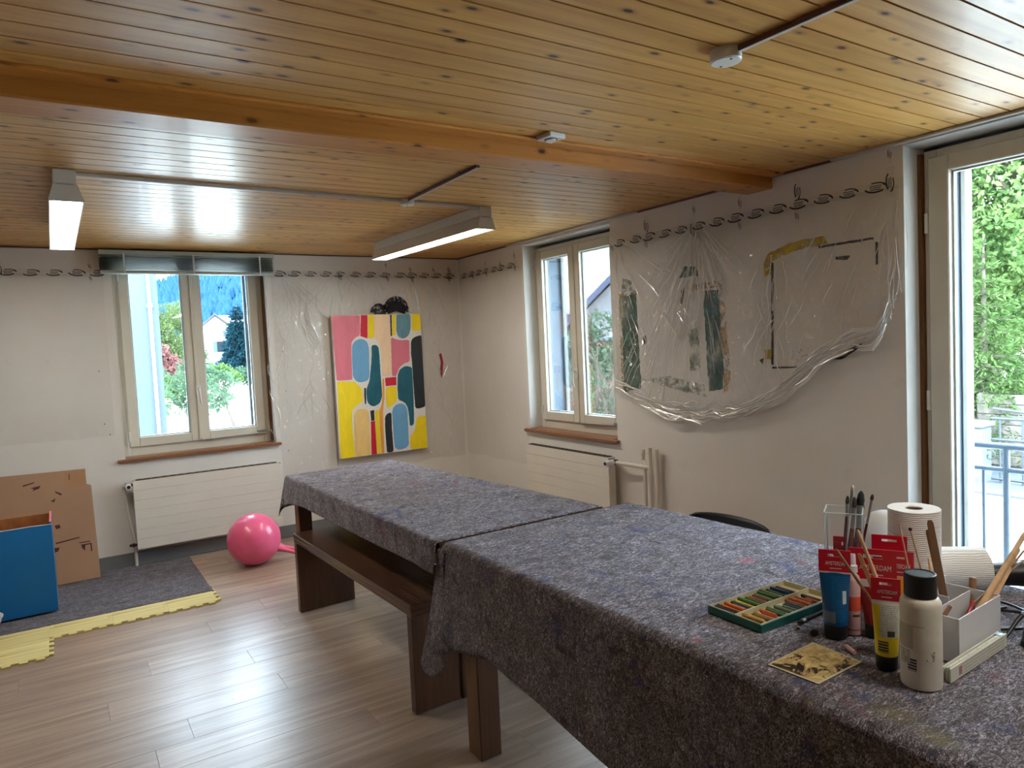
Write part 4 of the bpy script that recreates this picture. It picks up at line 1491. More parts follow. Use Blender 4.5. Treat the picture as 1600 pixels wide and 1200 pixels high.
OIL = dict(pink=mat_oil('oil_pink', rgb(218, 118, 134)), red=mat_oil('oil_red', rgb(206, 22, 50), 0.08), yellow=mat_oil('oil_yellow', rgb(246, 218, 16), 0.08),
           peach=mat_oil('oil_peach', rgb(242, 210, 172)), black=mat_oil('oil_black', rgb(36, 42, 46), 0.3), tealp=mat_oil('oil_pale_teal', rgb(104, 150, 166), 0.3),
           teal=mat_oil('oil_teal', rgb(18, 98, 116), 0.3), blue=mat_oil('oil_blue', rgb(110, 168, 210), 0.1), cream=mat_oil('oil_cream', rgb(240, 202, 128), 0.14),
           orange=mat_oil('oil_orange', rgb(236, 162, 64), 0.12))
SHAPES = [
    ('pink', [(66, 218), (252, 216), (252, 352), (225, 360), (200, 390), (198, 420), (205, 600), (210, 635), (106, 642)]),
    ('red', [(257, 216), (300, 216), (302, 368), (280, 362), (256, 352)]),
    ('yellow', [(303, 216), (342, 215), (345, 362), (325, 368), (306, 366)]),
    ('peach', [(344, 215), (442, 213), (448, 350), (456, 480), (457, 608), (402, 618), (396, 540), (390, 470), (380, 400), (346, 366)]),
    ('black', [(445, 213), (455, 213), (459, 355), (450, 355)]),
    ('yellow', [(458, 213), (481, 213), (482, 345), (461, 354)]),
    ('tealp', [(484, 213), (576, 212), (578, 300), (572, 340), (550, 365), (525, 372), (500, 360), (487, 330)]),
    ('yellow', [(583, 212), (639, 212), (645, 312), (620, 322), (586, 320)]),
    ('pink', [(452, 362), (478, 372), (496, 378), (520, 382), (570, 380), (573, 520), (540, 530), (508, 558), (492, 600), (489, 612), (462, 614)]),
    ('black', [(580, 395), (590, 370), (620, 355), (650, 350), (655, 440), (662, 560), (668, 700), (678, 806), (640, 822), (612, 820), (601, 700), (591, 560), (582, 470)]),
    ('blue', [(204, 410), (220, 385), (250, 371), (285, 376), (304, 400), (312, 440), (315, 560), (318, 615), (308, 636), (290, 648), (255, 655), (228, 642), (210, 610), (204, 500)]),
    ('teal', [(328, 415), (350, 410), (372, 420), (380, 480), (388, 600), (396, 680), (400, 740), (392, 775), (375, 795), (345, 810), (316, 796), (302, 765), (298, 700), (318, 640), (325, 560), (330, 480)]),
    ('yellow', [(108, 646), (225, 648), (238, 668), (262, 684), (276, 720), (274, 780), (235, 803), (212, 830), (206, 870), (213, 960), (225, 1080), (231, 1135), (138, 1147)]),
    ('black', [(284, 690), (295, 688), (298, 790), (290, 796), (285, 740)]),
    ('cream', [(219, 860), (228, 838), (248, 826), (270, 822), (300, 826), (314, 845), (318, 870), (325, 1000), (331, 1121), (233, 1135), (226, 1060), (222, 980)]),
    ('black', [(325, 836), (350, 831), (352, 898), (331, 903)]),
    ('red', [(329, 906), (355, 900), (370, 1115), (336, 1120)]),
    ('yellow', [(355, 838), (378, 826), (390, 1000), (396, 1110), (373, 1114), (360, 960)]),
    ('orange', [(400, 624), (412, 634), (415, 750), (406, 830), (412, 1000), (417, 1107), (399, 1110), (390, 970), (381, 834), (397, 800), (402, 740)]),
    ('red', [(416, 625), (488, 617), (490, 671), (421, 678)]),
    ('yellow', [(422, 684), (492, 678), (496, 768), (465, 800), (430, 822), (424, 750)]),
    ('teal', [(497, 610), (506, 580), (525, 558), (552, 548), (589, 556), (592, 620), (600, 760), (605, 890), (601, 928), (579, 935), (570, 850), (561, 806), (540, 780), (503, 766), (497, 690)]),
    ('blue', [(464, 840), (474, 812), (494, 794), (520, 788), (548, 800), (562, 835), (568, 950), (573, 1058), (545, 1080), (505, 1086), (482, 1072), (472, 960)]),
    ('black', [(419, 880), (430, 855), (459, 846), (464, 950), (476, 1099), (434, 1106), (422, 970)]),
    ('yellow', [(622, 876), (684, 866), (689, 970), (692, 1073), (584, 1083), (580, 1000), (610, 962)]),
]


def smooth_poly(pts, it=1):
    for _ in range(it):
        q = []
        for i in range(len(pts)):
            a, b = pts[i], pts[(i + 1) % len(pts)]
            f = min(0.25, 9.0 / max(1e-6, math.hypot(b[0] - a[0], b[1] - a[1])))
            q += [(lerp(a[0], b[0], f), lerp(a[1], b[1], f)), (lerp(b[0], a[0], f), lerp(b[1], a[1], f))]
        pts = q
    return pts


for i, (cn, poly) in enumerate(SHAPES):
    if len(poly) > 5 or cn == 'tealp':
        poly = smooth_poly(poly, 1)
    pts = []
    for k in range(len(poly)):
        a, b = poly[k], poly[(k + 1) % len(poly)]
        m = max(1, int(math.hypot(b[0] - a[0], b[1] - a[1]) / 12))
        for j in range(m):
            x, y = lerp(a[0], b[0], j / m), lerp(a[1], b[1], j / m)
            x += 1.8 * nz(x * 0.13, y * 0.13, i)
            y += 1.8 * nz(x * 0.13, y * 0.13, i + 50)
            u, v = cpt(x, y)
            pts.append((min(max(u, CX0 + 0.003), CX1 - 0.003), CF - 0.0002, min(max(v, CZ0 + 0.003), CZ1 - 0.003)))
    mb = MB()
    mb.prism(pts, (0, -0.0012 - 0.00002 * i, 0))
    mb.build('painted_shape', OIL[cn], canvas)


# ------------------------------------------------------------------ tables, felt covers, bench
def quad_lerp(q, s, t):
    """q = near-left, near-right, far-right, far-left"""
    a = Vector(q[0]).lerp(Vector(q[1]), s)
    b = Vector(q[3]).lerp(Vector(q[2]), s)
    return a.lerp(b, t)


def cloth(name, label, quad, top, hl, hr, hn, hf, seed, step=0.022, corner=None, lean=0.03, group=None, mat='felt'):
    W = (Vector(quad[1]) - Vector(quad[0])).length
    L = (Vector(quad[3]) - Vector(quad[0])).length
    R = 0.014
    mx_l = max(hl(0), hl(0.5), hl(1))
    us = [-1 + k / 18 for k in range(18)] + [k / max(1, int(W / step)) for k in range(int(W / step) + 1)] + [1 + (k + 1) / 14 for k in range(14)]
    vs = ([-1 + k / 14 for k in range(14)] if hn else []) + [k / max(1, int(L / step)) for k in range(int(L / step) + 1)] + ([1 + (k + 1) / 14 for k in range(14)] if hf else [])
    b = bmesh.new()
    grid = []

    def drop(a, ln):
        """overhang a -> (outward, down)"""
        if a <= R * PI / 2:
            th = a / R
            return R * math.sin(th), R * (1 - math.cos(th))
        h = a - R * PI / 2
        return R + ln * h, R + h * math.sqrt(1 - ln * ln)
    for u in us:
        row = []
        for v in vs:
            sc_, tc_ = min(1, max(0, u)), min(1, max(0, v))
            p = quad_lerp([(x, y, 0) for x, y in quad], sc_, tc_)
            a = (-u) * hl(tc_) if u < 0 else ((u - 1) * hr if u > 1 else 0)
            c = (v - 1) * hf if v > 1 else ((-v) * hn if v < 0 else 0)
            sx = -1 if u < 0 else 1
            sy = 1 if v > 1 else -1
            z = top
            if a > 0 and c > 0:
                r = math.hypot(a, c)
                ph = math.atan2(c, a)
                o_ = math.sin(2 * ph)
                r *= 1 - 0.07 * o_ * o_ * min(1, r / 0.3)
                ox, oy = (corner if corner and u < 0 and v > 1 else (0.2, 0.2))
                ex = ox * o_ + lean * math.cos(ph) ** 2
                ey = oy * o_ + 0.02 * math.sin(ph) ** 2
                eh = min(0.95, math.hypot(ex, ey))
                p = p + Vector((sx * (ex * r + R * math.cos(ph)), sy * (ey * r + R * math.sin(ph)), 0))
                z = top - max(0.0, (r - R * 0.6) * math.sqrt(1 - eh * eh)) - 0.004
            elif a > 0:
                o_, d_ = drop(a, lean)
                wv = 0.010 * nz(p.y * 3.2, a * 2, seed) * min(1, a / 0.1)
                p = p + Vector((sx * (o_ + abs(wv) + wv), 0.17 * a * max(0.0, (tc_ - 0.9) / 0.1) if (u < 0 and not hf) else 0, 0))
                z = top - d_
            elif c > 0:
                o_, d_ = drop(c, 0.02)
                p = p + Vector((0, sy * o_, 0))
                z = top - d_
            else:
                e = min(sc_, 1 - sc_) * W
                z = top + 0.0022 * nz(p.x * 7, p.y * 7, seed) * min(1, e / 0.05) + 0.0012 * nz(p.x * 25, p.y * 25, seed)
                # pressed-in fold lines of the felt
                for fx in (0.33, 0.66):
                    z -= 0.0030 * math.exp(-((sc_ - fx) * W / 0.010) ** 2)
                for fy in (0.2, 0.45, 0.72):
                    z -= 0.0030 * math.exp(-((tc_ - fy) * L / 0.010) ** 2)
            row.append(b.verts.new((p.x, p.y, max(z, 0.02))))
        grid.append(row)
    for i in range(len(us) - 1):
        for j in range(len(vs) - 1):
            b.faces.new((grid[i][j], grid[i + 1][j], grid[i + 1][j + 1], grid[i][j + 1]))
    mb = MB()
    mb.b.free()
    mb.b = b
    c0 = quad_lerp([(x, y, top) for x, y in quad], 0.5, 0.5)
    o = mb.build(name, M[mat], None, smooth=True, loc=(c0.x, c0.y, top), angle=0)
    so = o.modifiers.new('thickness', 'SOLIDIFY')
    so.thickness = 0.0045
    so.offset = 0.0
    tag(o, label, 'tablecloth', group)
    return o


TOP = 0.757
FQ = [(1.248, 0.40), (2.215, 0.40), (2.130, 2.402), (1.196, 2.384)]
BQ = [(1.184, 2.420), (1.997, 2.438), (1.850, 4.445), (1.152, 4.395)]


def inset(q, d):
    c = sum((Vector(p) for p in q), Vector((0, 0))) / 4
    out = []
    for p in q:
        v = Vector(p)
        out.append((v.x + (d if v.x < c.x else -d), v.y + (d if v.y < c.y else -d)))
    return out


def table(label, quad, legs_at):
    q = inset(quad, 0.006)
    c = sum((Vector(p) for p in q), Vector((0, 0))) / 4
    root = thing('work_table', label, 'table', (c.x, c.y, 0), 'walnut laminate work tables')
    mb = MB()
    mb.hexa([(x, y, 0.705) for x, y in q] + [(x, y, 0.7525) for x, y in q])
    mb.build('tabletop', M['walnut_y'], root)
    mb = MB()
    qi = inset(quad, 0.055)
    for (a, b_) in ((0, 1), (1, 2), (2, 3), (3, 0)):
        pa, pb = Vector((*qi[a], 0)), Vector((*qi[b_], 0))
        d = (pb - pa).normalized()
        n = Vector((-d.y, d.x, 0)) * 0.011
        pts = [pa - n, pb - n, pb + n, pa + n]
        mb.hexa([(p.x, p.y, 0.63) for p in pts] + [(p.x, p.y, 0.704) for p in pts])
    mb.build('apron', M['walnut_y'], root)
    for (x0, x1, y0, y1) in legs_at:
        mb = MB()
        mb.box(x0, x1, y0, y1, 0, 0.7045, 0.003)
        lg = mb.build('leg', M['walnut_z'], root)
        mb = MB()
        mb.box(x0 - 0.0015, x0 + 0.0005, y0 + 0.004, y1 - 0.004, 0.002, 0.70)
        mb.build('leg_edging', M['oak_z'], lg)
    return root


table('walnut laminate work table at the near end, carrying the paint tubes on its felt', FQ,
      [(1.190, 1.276, 2.175, 2.268), (2.02, 2.11, 2.25, 2.35), (1.262, 1.35, 0.45, 0.54), (2.10, 2.19, 0.45, 0.54)])
table('walnut laminate work table at the far end beside the bench, felt hanging short', BQ,
      [(1.168, 1.245, 4.26, 4.345), (1.75, 1.835, 4.30, 4.39), (1.36, 1.44, 2.62, 2.70), (1.80, 1.88, 2.62, 2.70)])
cloth('felt_tablecloth', 'grey speckled felt cover with paint stains, hanging low on the near table', FQ, TOP,
      lambda t: pw(0.4 + t * 2.0, [(0.4, 0.45), (1.44, 0.405), (2.07, 0.335), (2.25, 0.375), (2.4, 0.455)]), 0.14, 0.36, 0, 4.4,
      corner=(0.10, 0.30), lean=0.085, group='grey felt table covers')
fcl = bpy.data.objects['felt_tablecloth']
mb = MB()


def flap_fn(a, b):
    y = lerp(2.36, 2.587, a)
    zt_ = pw(y, [(2.36, 0.735), (2.415, 0.735), (2.422, 0.70), (2.435, 0.636), (2.502, 0.453), (2.56, 0.304), (2.588, 0.236)])
    zb_ = pw(y, [(2.36, 0.30), (2.415, 0.253), (2.45, 0.224), (2.49, 0.202), (2.522, 0.194), (2.562, 0.200), (2.578, 0.212), (2.588, 0.230)])
    z = lerp(zt_, zb_, b)
    return Vector((1.176 + 0.030 * max(0, (0.62 - z)) - 0.055 * (0.7 - z) * 0.9 + 0.012 * math.sin((y - 2.40) * 22) * (0.75 - z), y, z))


mb.grid(flap_fn, 24, 24)
o = mb.build('corner_flap', M['felt'], fcl, smooth=True, angle=0)
so = o.modifiers.new('thickness', 'SOLIDIFY')
so.thickness = 0.0045
so.offset = 0.0
cloth('felt_tablecloth', 'grey speckled felt cover with a short hem on the table before the canvas', BQ, TOP - 0.001,
      lambda t: pw(2.45 + t * 1.95, [(2.45, 0.125), (3.2, 0.14), (4.05, 0.145), (4.3, 0.165), (4.4, 0.19)]), 0.12, 0, 0.20, 9.7,
      corner=(0.16, 0.10), lean=0.05, group='grey felt table covers', mat='felt_far')

bench = thing('bench', 'dark walnut laminate bench tucked under the long side of the far table', 'bench', (1.139, 2.62, 0), rz=math.radians(1.8))
MxB = ROOT[bench.name]
mb = MB()
mb.box(0.0, 0.34, 0.0, 1.515, 0.432, 0.46, 0.003, mat=MxB)
mb.build('seat', M['walnut_y'], bench)
mb = MB()
mb.box(0.002, 0.338, 0.002, 1.513, 0.408, 0.4315, 0.003, mat=MxB)
mb.build('seat_underlayer', M['walnut_y'], bench)
for (ya, yb_) in ((0.003, 0.045), (1.468, 1.512)):
    mb = MB()
    mb.box(0.003, 0.335, ya, yb_, 0.0, 0.4075, 0.002, mat=MxB)
    lg = mb.build('leg_panel', M['walnut_z'], bench)
    mb = MB()
    mb.box(0.001, 0.032, ya - 0.004, ya - 0.0005, 0.003, 0.407, 0.001, mat=MxB)
    mb.build('corner_trim', M['walnut_z'], lg)
mb = MB()
mb.box(0.15, 0.19, 0.046, 1.467, 0.30, 0.36, 0.002, mat=MxB)
mb.build('stretcher', M['walnut_y'], bench)

# ------------------------------------------------------------------ black shell chair behind the near table
chair = thing('shell_chair', 'black moulded shell chair with steel legs pushed up behind the near felt covered table', 'chair', (2.40, 2.06, 0))
mb = MB()


def seat_fn(a, b):
    x = lerp(2.06, 2.46, a)
    y = lerp(1.84, 2.30, b)
    e = abs(b - 0.5) * 2
    return Vector((x, y + (0.5 - b) * 0.05 * (1 - a), 0.44 + 0.02 * e * e - 0.015 * math.sin(a * PI) + 0.02 * a * a))


mb.grid(seat_fn, 14, 14)
o = mb.build('seat', M['black_plastic'], chair, smooth=True)
so = o.modifiers.new('t', 'SOLIDIFY')
so.thickness = 0.012
mb = MB()


def back_fn(a, b):
    w = 0.46 - 0.05 * (1 - a) if a < 0.93 else 0.46 - 0.06 * ((a - 0.93) / 0.07)
    y = 2.085 + (b - 0.5) * w
    e = abs(b - 0.5) * 2
    z = lerp(0.47, 0.692, a) - 0.010 * e ** 4
    return Vector((2.43 + 0.05 * a - 0.045 * e * e, y, z))


mb.grid(back_fn, 14, 16)
o = mb.build('backrest', M['black_plastic'], chair, smooth=True)
so = o.modifiers.new('t', 'SOLIDIFY')
so.thickness = 0.012
for (x, y, dx, dy) in ((2.12, 1.90, -0.03, -0.02), (2.12, 2.24, -0.03, 0.02), (2.44, 1.90, 0.05, -0.02), (2.44, 2.24, 0.05, 0.02)):
    mb = MB()
    mb.tube([(x, y, 0.43), (x + dx, y + dy, 0.008)], 0.011, 10)
    mb.tube([(x + dx, y + dy, 0.0), (x + dx, y + dy, 0.012)], 0.014, 10)
    mb.build('leg', M['steel'], chair, smooth=True)

# ------------------------------------------------------------------ floor corner: foam tiles, felt, cardboard, blue box, ball, tub
TS = 0.29
TEETH = 4


def edge_wave(p0, p1, flip):
    """points from p0 towards p1 with dovetail teeth"""
    p0, p1 = Vector(p0), Vector(p1)
    d = (p1 - p0) / TEETH
    n = Vector((-d.y, d.x)).normalized() * 0.021 * flip
    pts = []
    for k in range(TEETH):
        a = p0 + d * k
        pts += [a, a + d * 0.27, a + d * 0.20 + n, a + d * 0.80 + n, a + d * 0.73]
    return pts


def foam_tile(x, y, label):
    """tile with lower left corner x, y; opposite edges carry the same wave so neighbours lock"""
    x1, y1 = x + TS, y + TS
    bot = edge_wave((x, y), (x1, y), -1)
    right = edge_wave((x1, y), (x1, y1), -1)
    top = edge_wave((x, y1), (x1, y1), -1)[::-1]
    left = edge_wave((x, y), (x, y1), -1)[::-1]
    pts = bot + right + [Vector((x1, y1))] + top[:-1] + left[:-1]
    c = Vector((x + TS / 2, y + TS / 2))
    pts = [c + (p - c) * 0.9965 for p in pts]
    out = []
    for p in pts:
        if not out or (p - out[-1]).length > 1e-5:
            out.append(p)
    if (out[0] - out[-1]).length < 1e-5:
        out.pop()
    mb = MB()
    mb.prism([(p.x, p.y, 0.0005) for p in out], (0, 0, 0.0105))
    tag(mb.build('foam_tile', M['foam'], None, loc=(x, y, 0)), label, 'foam mat', 'yellow foam puzzle tiles')


TX, TY = 0.74 - TS * 3, 4.61
wordx = ['under the lower corner of the felt, at the free end', 'second from the free end of the long front row', 'third from the free end of the long front row',
         'inner corner of the step', 'behind the white tub in the long row']
for i in range(5):
    foam_tile(0.74 - TS * (i + 1), TY, 'yellow wood grain foam tile, ' + wordx[i])
for i, w in enumerate(('step tile jutting into the floor below the blue box', 'half hidden beside the white tub')):
    foam_tile(TX - TS * (i + 1), TY - TS, 'yellow wood grain foam tile, ' + w)

mb = MB()


def rug_fn(a, b):
    x, y = lerp(-1.6, 0.752, a), lerp(4.822, 5.842, b)
    z = 0.0125 if y < TY + TS + 0.02 else lerp(0.0125, 0.004, min(1, (y - TY - TS - 0.02) / 0.05))
    fold = 0.0035 * math.exp(-((y - 5.06 - 0.02 * nz(x * 2, 3)) / 0.012) ** 2) + 0.0030 * math.exp(-((y - 5.30) / 0.014) ** 2)
    return Vector((x + 0.003 * nz(y * 9, 4), y + 0.003 * nz(x * 7, 8), z + fold + 0.0008 * nz(x * 14, y * 14)))


mb.grid(rug_fn, 80, 60)
rug = mb.build('felt_mat', M['felt_rug'], None, smooth=True, loc=(0, 5.3, 0.012), angle=0)
so = rug.modifiers.new('t', 'SOLIDIFY')
so.thickness = 0.004
so.offset = -1 if rug.data.polygons[0].normal.z > 0 else 1
tag(rug, 'grey speckled felt mat lying on the floor under the blue box and cardboard', 'mat')

# cardboard sheet leaning on the wall, stepped at its right end
card = thing('cardboard_sheet', 'large brown cardboard sheet with dark paint marks leaning on the wall behind the blue box', 'cardboard', (-0.4, 5.70, 0.01))
CB0, CB1 = Vector((0, 5.675, 0.010)), Vector((0, 5.838, 0.80))
cdir = (CB1 - CB0).normalized()
cn_ = Vector((0, -cdir.z, cdir.y))


def cp(x, h, off=0.0):
    return Vector((x, 0, 0)) + CB0 + cdir * h + cn_ * off


mb = MB()
mb.prism([cp(-1.05, 0), cp(0.165, 0), cp(0.155, 0.645), cp(0.128, 0.655), cp(0.128, 0.765), cp(-1.05, 0.79)], -cn_ * 0.005)
mb.build('sheet', M['cardboard'], card)
mb = MB()
mb.prism([cp(0.0, 0.65, 0.0004), cp(0.150, 0.648, 0.0004), cp(0.126, 0.658, 0.0004), cp(0.126, 0.762, 0.0004), cp(0.0, 0.758, 0.0004)], cn_ * 0.0006)
mb.build('tape_patch', mat_plain('brown_tape', rgb(164, 122, 88), 0.45, 0.05, 8), card)
for pts in ([(-0.24, 0.70), (-0.17, 0.715), (-0.18, 0.705), (-0.24, 0.69)], [(-0.06, 0.635), (-0.02, 0.61), (-0.03, 0.60), (-0.06, 0.625)],
            [(-0.09, 0.57), (-0.06, 0.585), (-0.07, 0.56)], [(-0.20, 0.675), (-0.14, 0.685), (-0.15, 0.665), (-0.19, 0.655), (-0.18, 0.668)],
            [(-0.08, 0.40), (-0.05, 0.405), (-0.045, 0.38), (-0.07, 0.375)], [(-0.08, 0.285), (0.06, 0.30), (0.06, 0.292), (-0.08, 0.275)],
            [(-0.09, 0.25), (-0.06, 0.25), (-0.07, 0.225), (-0.09, 0.22)], [(0.055, 0.262), (0.12, 0.262), (0.12, 0.255), (0.055, 0.256)],
            [(0.065, 0.245), (0.128, 0.245), (0.128, 0.19), (0.120, 0.19), (0.120, 0.237), (0.09, 0.237), (0.085, 0.20), (0.07, 0.22)],
            [(0.03, 0.70), (0.032, 0.74), (0.027, 0.74), (0.025, 0.70)]):
    mb = MB()
    mb.prism([cp(x + 0.0, h, 0.0008) for x, h in pts], cn_ * 0.0006)
    mb.build('paint_mark', M['old_paint'], card)

box = thing('storage_box', 'open topped blue box with a brown inside standing on the felt mat', 'box', (-0.36, 5.24, 0.018))
bx0, bx1, by0, by1, bz0, bz1 = -0.66, -0.085, 5.072, 5.42, 0.018, 0.545
mb = MB()
mb.box(bx0, bx1, by0, by0 + 0.004, bz0, bz1, 0.001)
mb.build('front_panel', M['blue'], box)
for (x0, x1, y0, y1, nm) in ((bx0, bx1, by0 + 0.0045, by0 + 0.012, 'inner_board'), (bx0, bx1, by1 - 0.010, by1, 'back_panel'), (bx0, bx0 + 0.010, by0 + 0.0125, by1 - 0.0105, 'side_panel'), (bx1 - 0.010, bx1 - 0.001, by0 + 0.0125, by1 - 0.0105, 'side_panel')):
    mb = MB()
    mb.box(x0, x1, y0, y1, bz0, bz1 + (0.012 if nm != 'inner_board' else -0.001), 0.001)
    mb.build(nm, M['blue'] if (nm == 'side_panel' and x0 > -0.3) else M['brown_board'], box)
mb = MB()
mb.box(bx1 - 0.0115, bx1 - 0.0003, by0 + 0.001, by1, bz1 + 0.0122, bz1 + 0.020, 0.001)
mb.build('edge_facing', M['pink_edge'], box, label='pink edge facing')
mb = MB()
mb.box(bx0 + 0.011, bx1 - 0.011, by0 + 0.013, by1 - 0.011, bz0, bz0 + 0.008)
mb.build('bottom_panel', M['brown_board'], box)
mb = MB()
mb.tube([(bx0 + 0.02, by0 + 0.002, bz1 + 0.001), (-0.30, by0 + 0.002, bz1 + 0.001), (-0.20, by0 - 0.001, bz1 + 0.004), (-0.14, by0 + 0.001, bz1 + 0.002), (bx1, by0 + 0.002, bz1 + 0.001)], 0.0022, 6)
mb.build('paper_lining', M['white_plastic'], box)

tub = thing('plastic_tub', 'white plastic tub with dark red band and blue things inside, at the picture edge', 'tub', (-0.455, 4.78, 0.0125))
Mt = ROOT[tub.name]
mb = MB()
mb.lathe([(0.085, 0.02), (0.098, 0.05), (0.112, 0.115), (0.120, 0.120), (0.120, 0.126), (0.108, 0.122), (0.094, 0.05), (0.082, 0.026)], 36, Mt)
mb.build('tub_body', M['white_plastic'], tub, smooth=True)
mb = MB()
mb.lathe([(0.1002, 0.055), (0.1085, 0.095)], 36, Mt, closed=False)
o = mb.build('printed_band', mat_plain('dark_red_print', rgb(120, 24, 48), 0.4), tub, smooth=True)
mb = MB()
mb.lathe([(0.092, 0.0), (0.096, 0.02), (0.094, 0.036), (0.080, 0.03)], 36, Mt)
mb.build('black_base', M['black_plastic'], tub, smooth=True)
mb = MB()
mb.sphere((-0.455, 4.78, 0.09), 0.075, 3, (1, 1, 0.5))
mb.build('blue_contents', mat_plain('blue_lump', rgb(40, 80, 150), 0.5, 0.2, 20), tub, smooth=True)

ball = thing('hopper_ball', 'shiny pink hopper ball with two horns lying on the floor by the radiator', 'ball', (1.115, 5.27, 0))
mb = MB()
mb.sphere((1.115, 5.27, 0.184), 0.184, 5, (1.0, 1.0, 1.0))
mb.build('ball_body', M['pink_rubber'], ball, smooth=True)
for (dx, dy, dz) in ((0.30, -0.03, -0.150), (0.265, -0.11, -0.148)):
    c = Vector((1.115, 5.27, 0.184))
    e = c + Vector((dx, dy, dz + 0.02))
    s_ = c + Vector((dx, dy, dz)).normalized() * 0.165
    mb = MB()
    mb.tube([s_, s_.lerp(e, 0.35), s_.lerp(e, 0.7), e], [0.032, 0.017, 0.013, 0.014], 14)
    mb.build('horn', M['pink_rubber'], ball, smooth=True)


# ------------------------------------------------------------------ things on the near table
TT = 0.7612


def zone_color(t, base, zones):
    """flat print on a package: rectangles in the thing's own x-z frame; zone = (x0, x1, z0, z1, colour or node)"""
    tc = t.n('TexCoord')
    sp = t.n('SeparateXYZ')
    t.l(tc.outputs['Object'], sp.inputs[0])
    c = base
    for (x0, x1, z0, z1, colr) in zones:
        prev = None
        for sock, op, val in ((0, 'GREATER_THAN', x0), (0, 'LESS_THAN', x1), (2, 'GREATER_THAN', z0), (2, 'LESS_THAN', z1), (1, 'LESS_THAN', 0.003)):
            m = t.n('Math', operation=op)
            t.l(sp.outputs[sock], m.inputs[0])
            m.inputs[1].default_value = val
            if prev is None:
                prev = m.outputs[0]
            else:
                k = t.n('Math', operation='MULTIPLY')
                t.l(prev, k.inputs[0])
                t.l(m.outputs[0], k.inputs[1])
                prev = k.outputs[0]
        c = t.mix(prev, c, colr)
    return c


def stripes(t, freq, a, b, axis='x', duty=0.5, irregular=True):
    """printed bars: barcode or rows of small print"""
    tc = t.n('TexCoord')
    sp = t.n('SeparateXYZ')
    t.l(tc.outputs['Object'], sp.inputs[0])
    m = t.n('Math', operation='MULTIPLY')
    m.inputs[1].default_value = freq
    t.l(sp.outputs[0 if axis == 'x' else 2], m.inputs[0])
    fr = t.n('Math', operation='FRACT')
    t.l(m.outputs[0], fr.inputs[0])
    g = t.n('Math', operation='GREATER_THAN')
    g.inputs[1].default_value = duty
    t.l(fr.outputs[0], g.inputs[0])
    f = g.outputs[0]
    if irregular:
        mp = t.coords((900, 1, 60) if axis == 'z' else (420, 1, 5))
        nn = t.noise(mp, 1.0, 2)
        g2 = t.n('Math', operation='GREATER_THAN')
        g2.inputs[1].default_value = 0.46
        t.l(nn, g2.inputs[0])
        k = t.n('Math', operation='MULTIPLY')
        t.l(f, k.inputs[0])
        t.l(g2.outputs[0], k.inputs[1])
        f = k.outputs[0]
    return t.mix(f, a, b)


RED = rgb(196, 20, 44)
M['tag_red'] = mat_plain('tag_red', RED, 0.3, 0.05, 30)
M['white_print'] = mat_plain('white_print', rgb(224, 210, 208), 0.5)
M['pale_line'] = mat_plain('pale_print', rgb(206, 196, 190), 0.5)


def paint_tube(label, x, y, r, hc, hb, ht, bodymat, group=None, w=None, rz=None, tagtext=True, dz=0.0, tilt=0.0):
    """squeeze tube standing on its cap, flattened towards its crimp, with a red hanging tag on top"""
    a = math.atan2(-x, y) if rz is None else rz
    root = thing('paint_tube', label, 'paint tube', (x, y, TT + dz), group, a)
    Mx = ROOT[root.name]
    w = w or PI * r / 2 * 0.94
    mb = MB()
    mb.lathe([(r * 0.9, 0.0), (r * 0.96, 0.002), (r * 0.96, hc - 0.003), (r * 0.92, hc)], 30, Mx)
    mb.build('cap', M['black_plastic'], root, smooth=True)
    mb = MB()
    rings = []
    n = 32
    for k in range(15):
        f = k / 14
        e = f ** 1.6
        hw = lerp(r, w, e)
        hd = lerp(r, 0.0016, f ** 1.3)
        if k == 0:
            hw, hd = r * 0.96, r * 0.96
        z = hc + 0.0005 + hb * f
        rings.append([Mx @ Vector((hw * math.cos(q), hd * math.sin(q), z)) for q in [2 * PI * j / n for j in range(n)]])
    mb.loft(rings)
    mb.build('tube_body', bodymat, root, smooth=True)
    z0 = hc + hb - 0.004
    mb = MB()
    hs0, hs1, sw = ht * 0.70, ht * 0.82, w * 0.42
    for (xa, xb, za, zb_) in ((-w, w, 0, hs0), (-w, w, hs1, ht), (-w, -sw, hs0, hs1), (sw, w, hs0, hs1)):
        mb.box(xa, xb, -0.0024, 0.0024, z0 + za, z0 + zb_, mat=Mx)
    tg = mb.build('hanging_tag', M['tag_red'], root)
    mb = MB()
    mb.box(-w * 1.002, w * 1.002, -0.0028, 0.0028, z0 - 0.002, z0 + 0.0015, mat=Mx)
    mb.build('white_edge', M['white_print'], tg)
    if tagtext:
        mt = Mx @ Matrix.Translation((w * 0.10, -0.0026, z0 + ht * 0.40)) @ Matrix.Rotation(PI / 2, 4, 'X')
        text('AMSTERDAM', ht * 0.24, M['white_print'], tg, mt, sx=w * 1.55 / (ht * 0.24 * 6.6))
        mb = MB()
        mb.box(-w * 0.30, w * 0.42, -0.0028, -0.0024, z0 + ht * 0.16, z0 + ht * 0.20, mat=Mx)
        mb.build('small_print', M['pale_line'], tg)
    return root


def tube_mat(name, base, zones, rough=0.32):
    t = NT(name)
    zs = [z if hasattr(z[4], '__len__') or hasattr(z[4], 'is_linked') else z for z in zones(t)]
    c = zone_color(t, base, zs)
    t.principled(c, rough, 0.5)
    return t.m


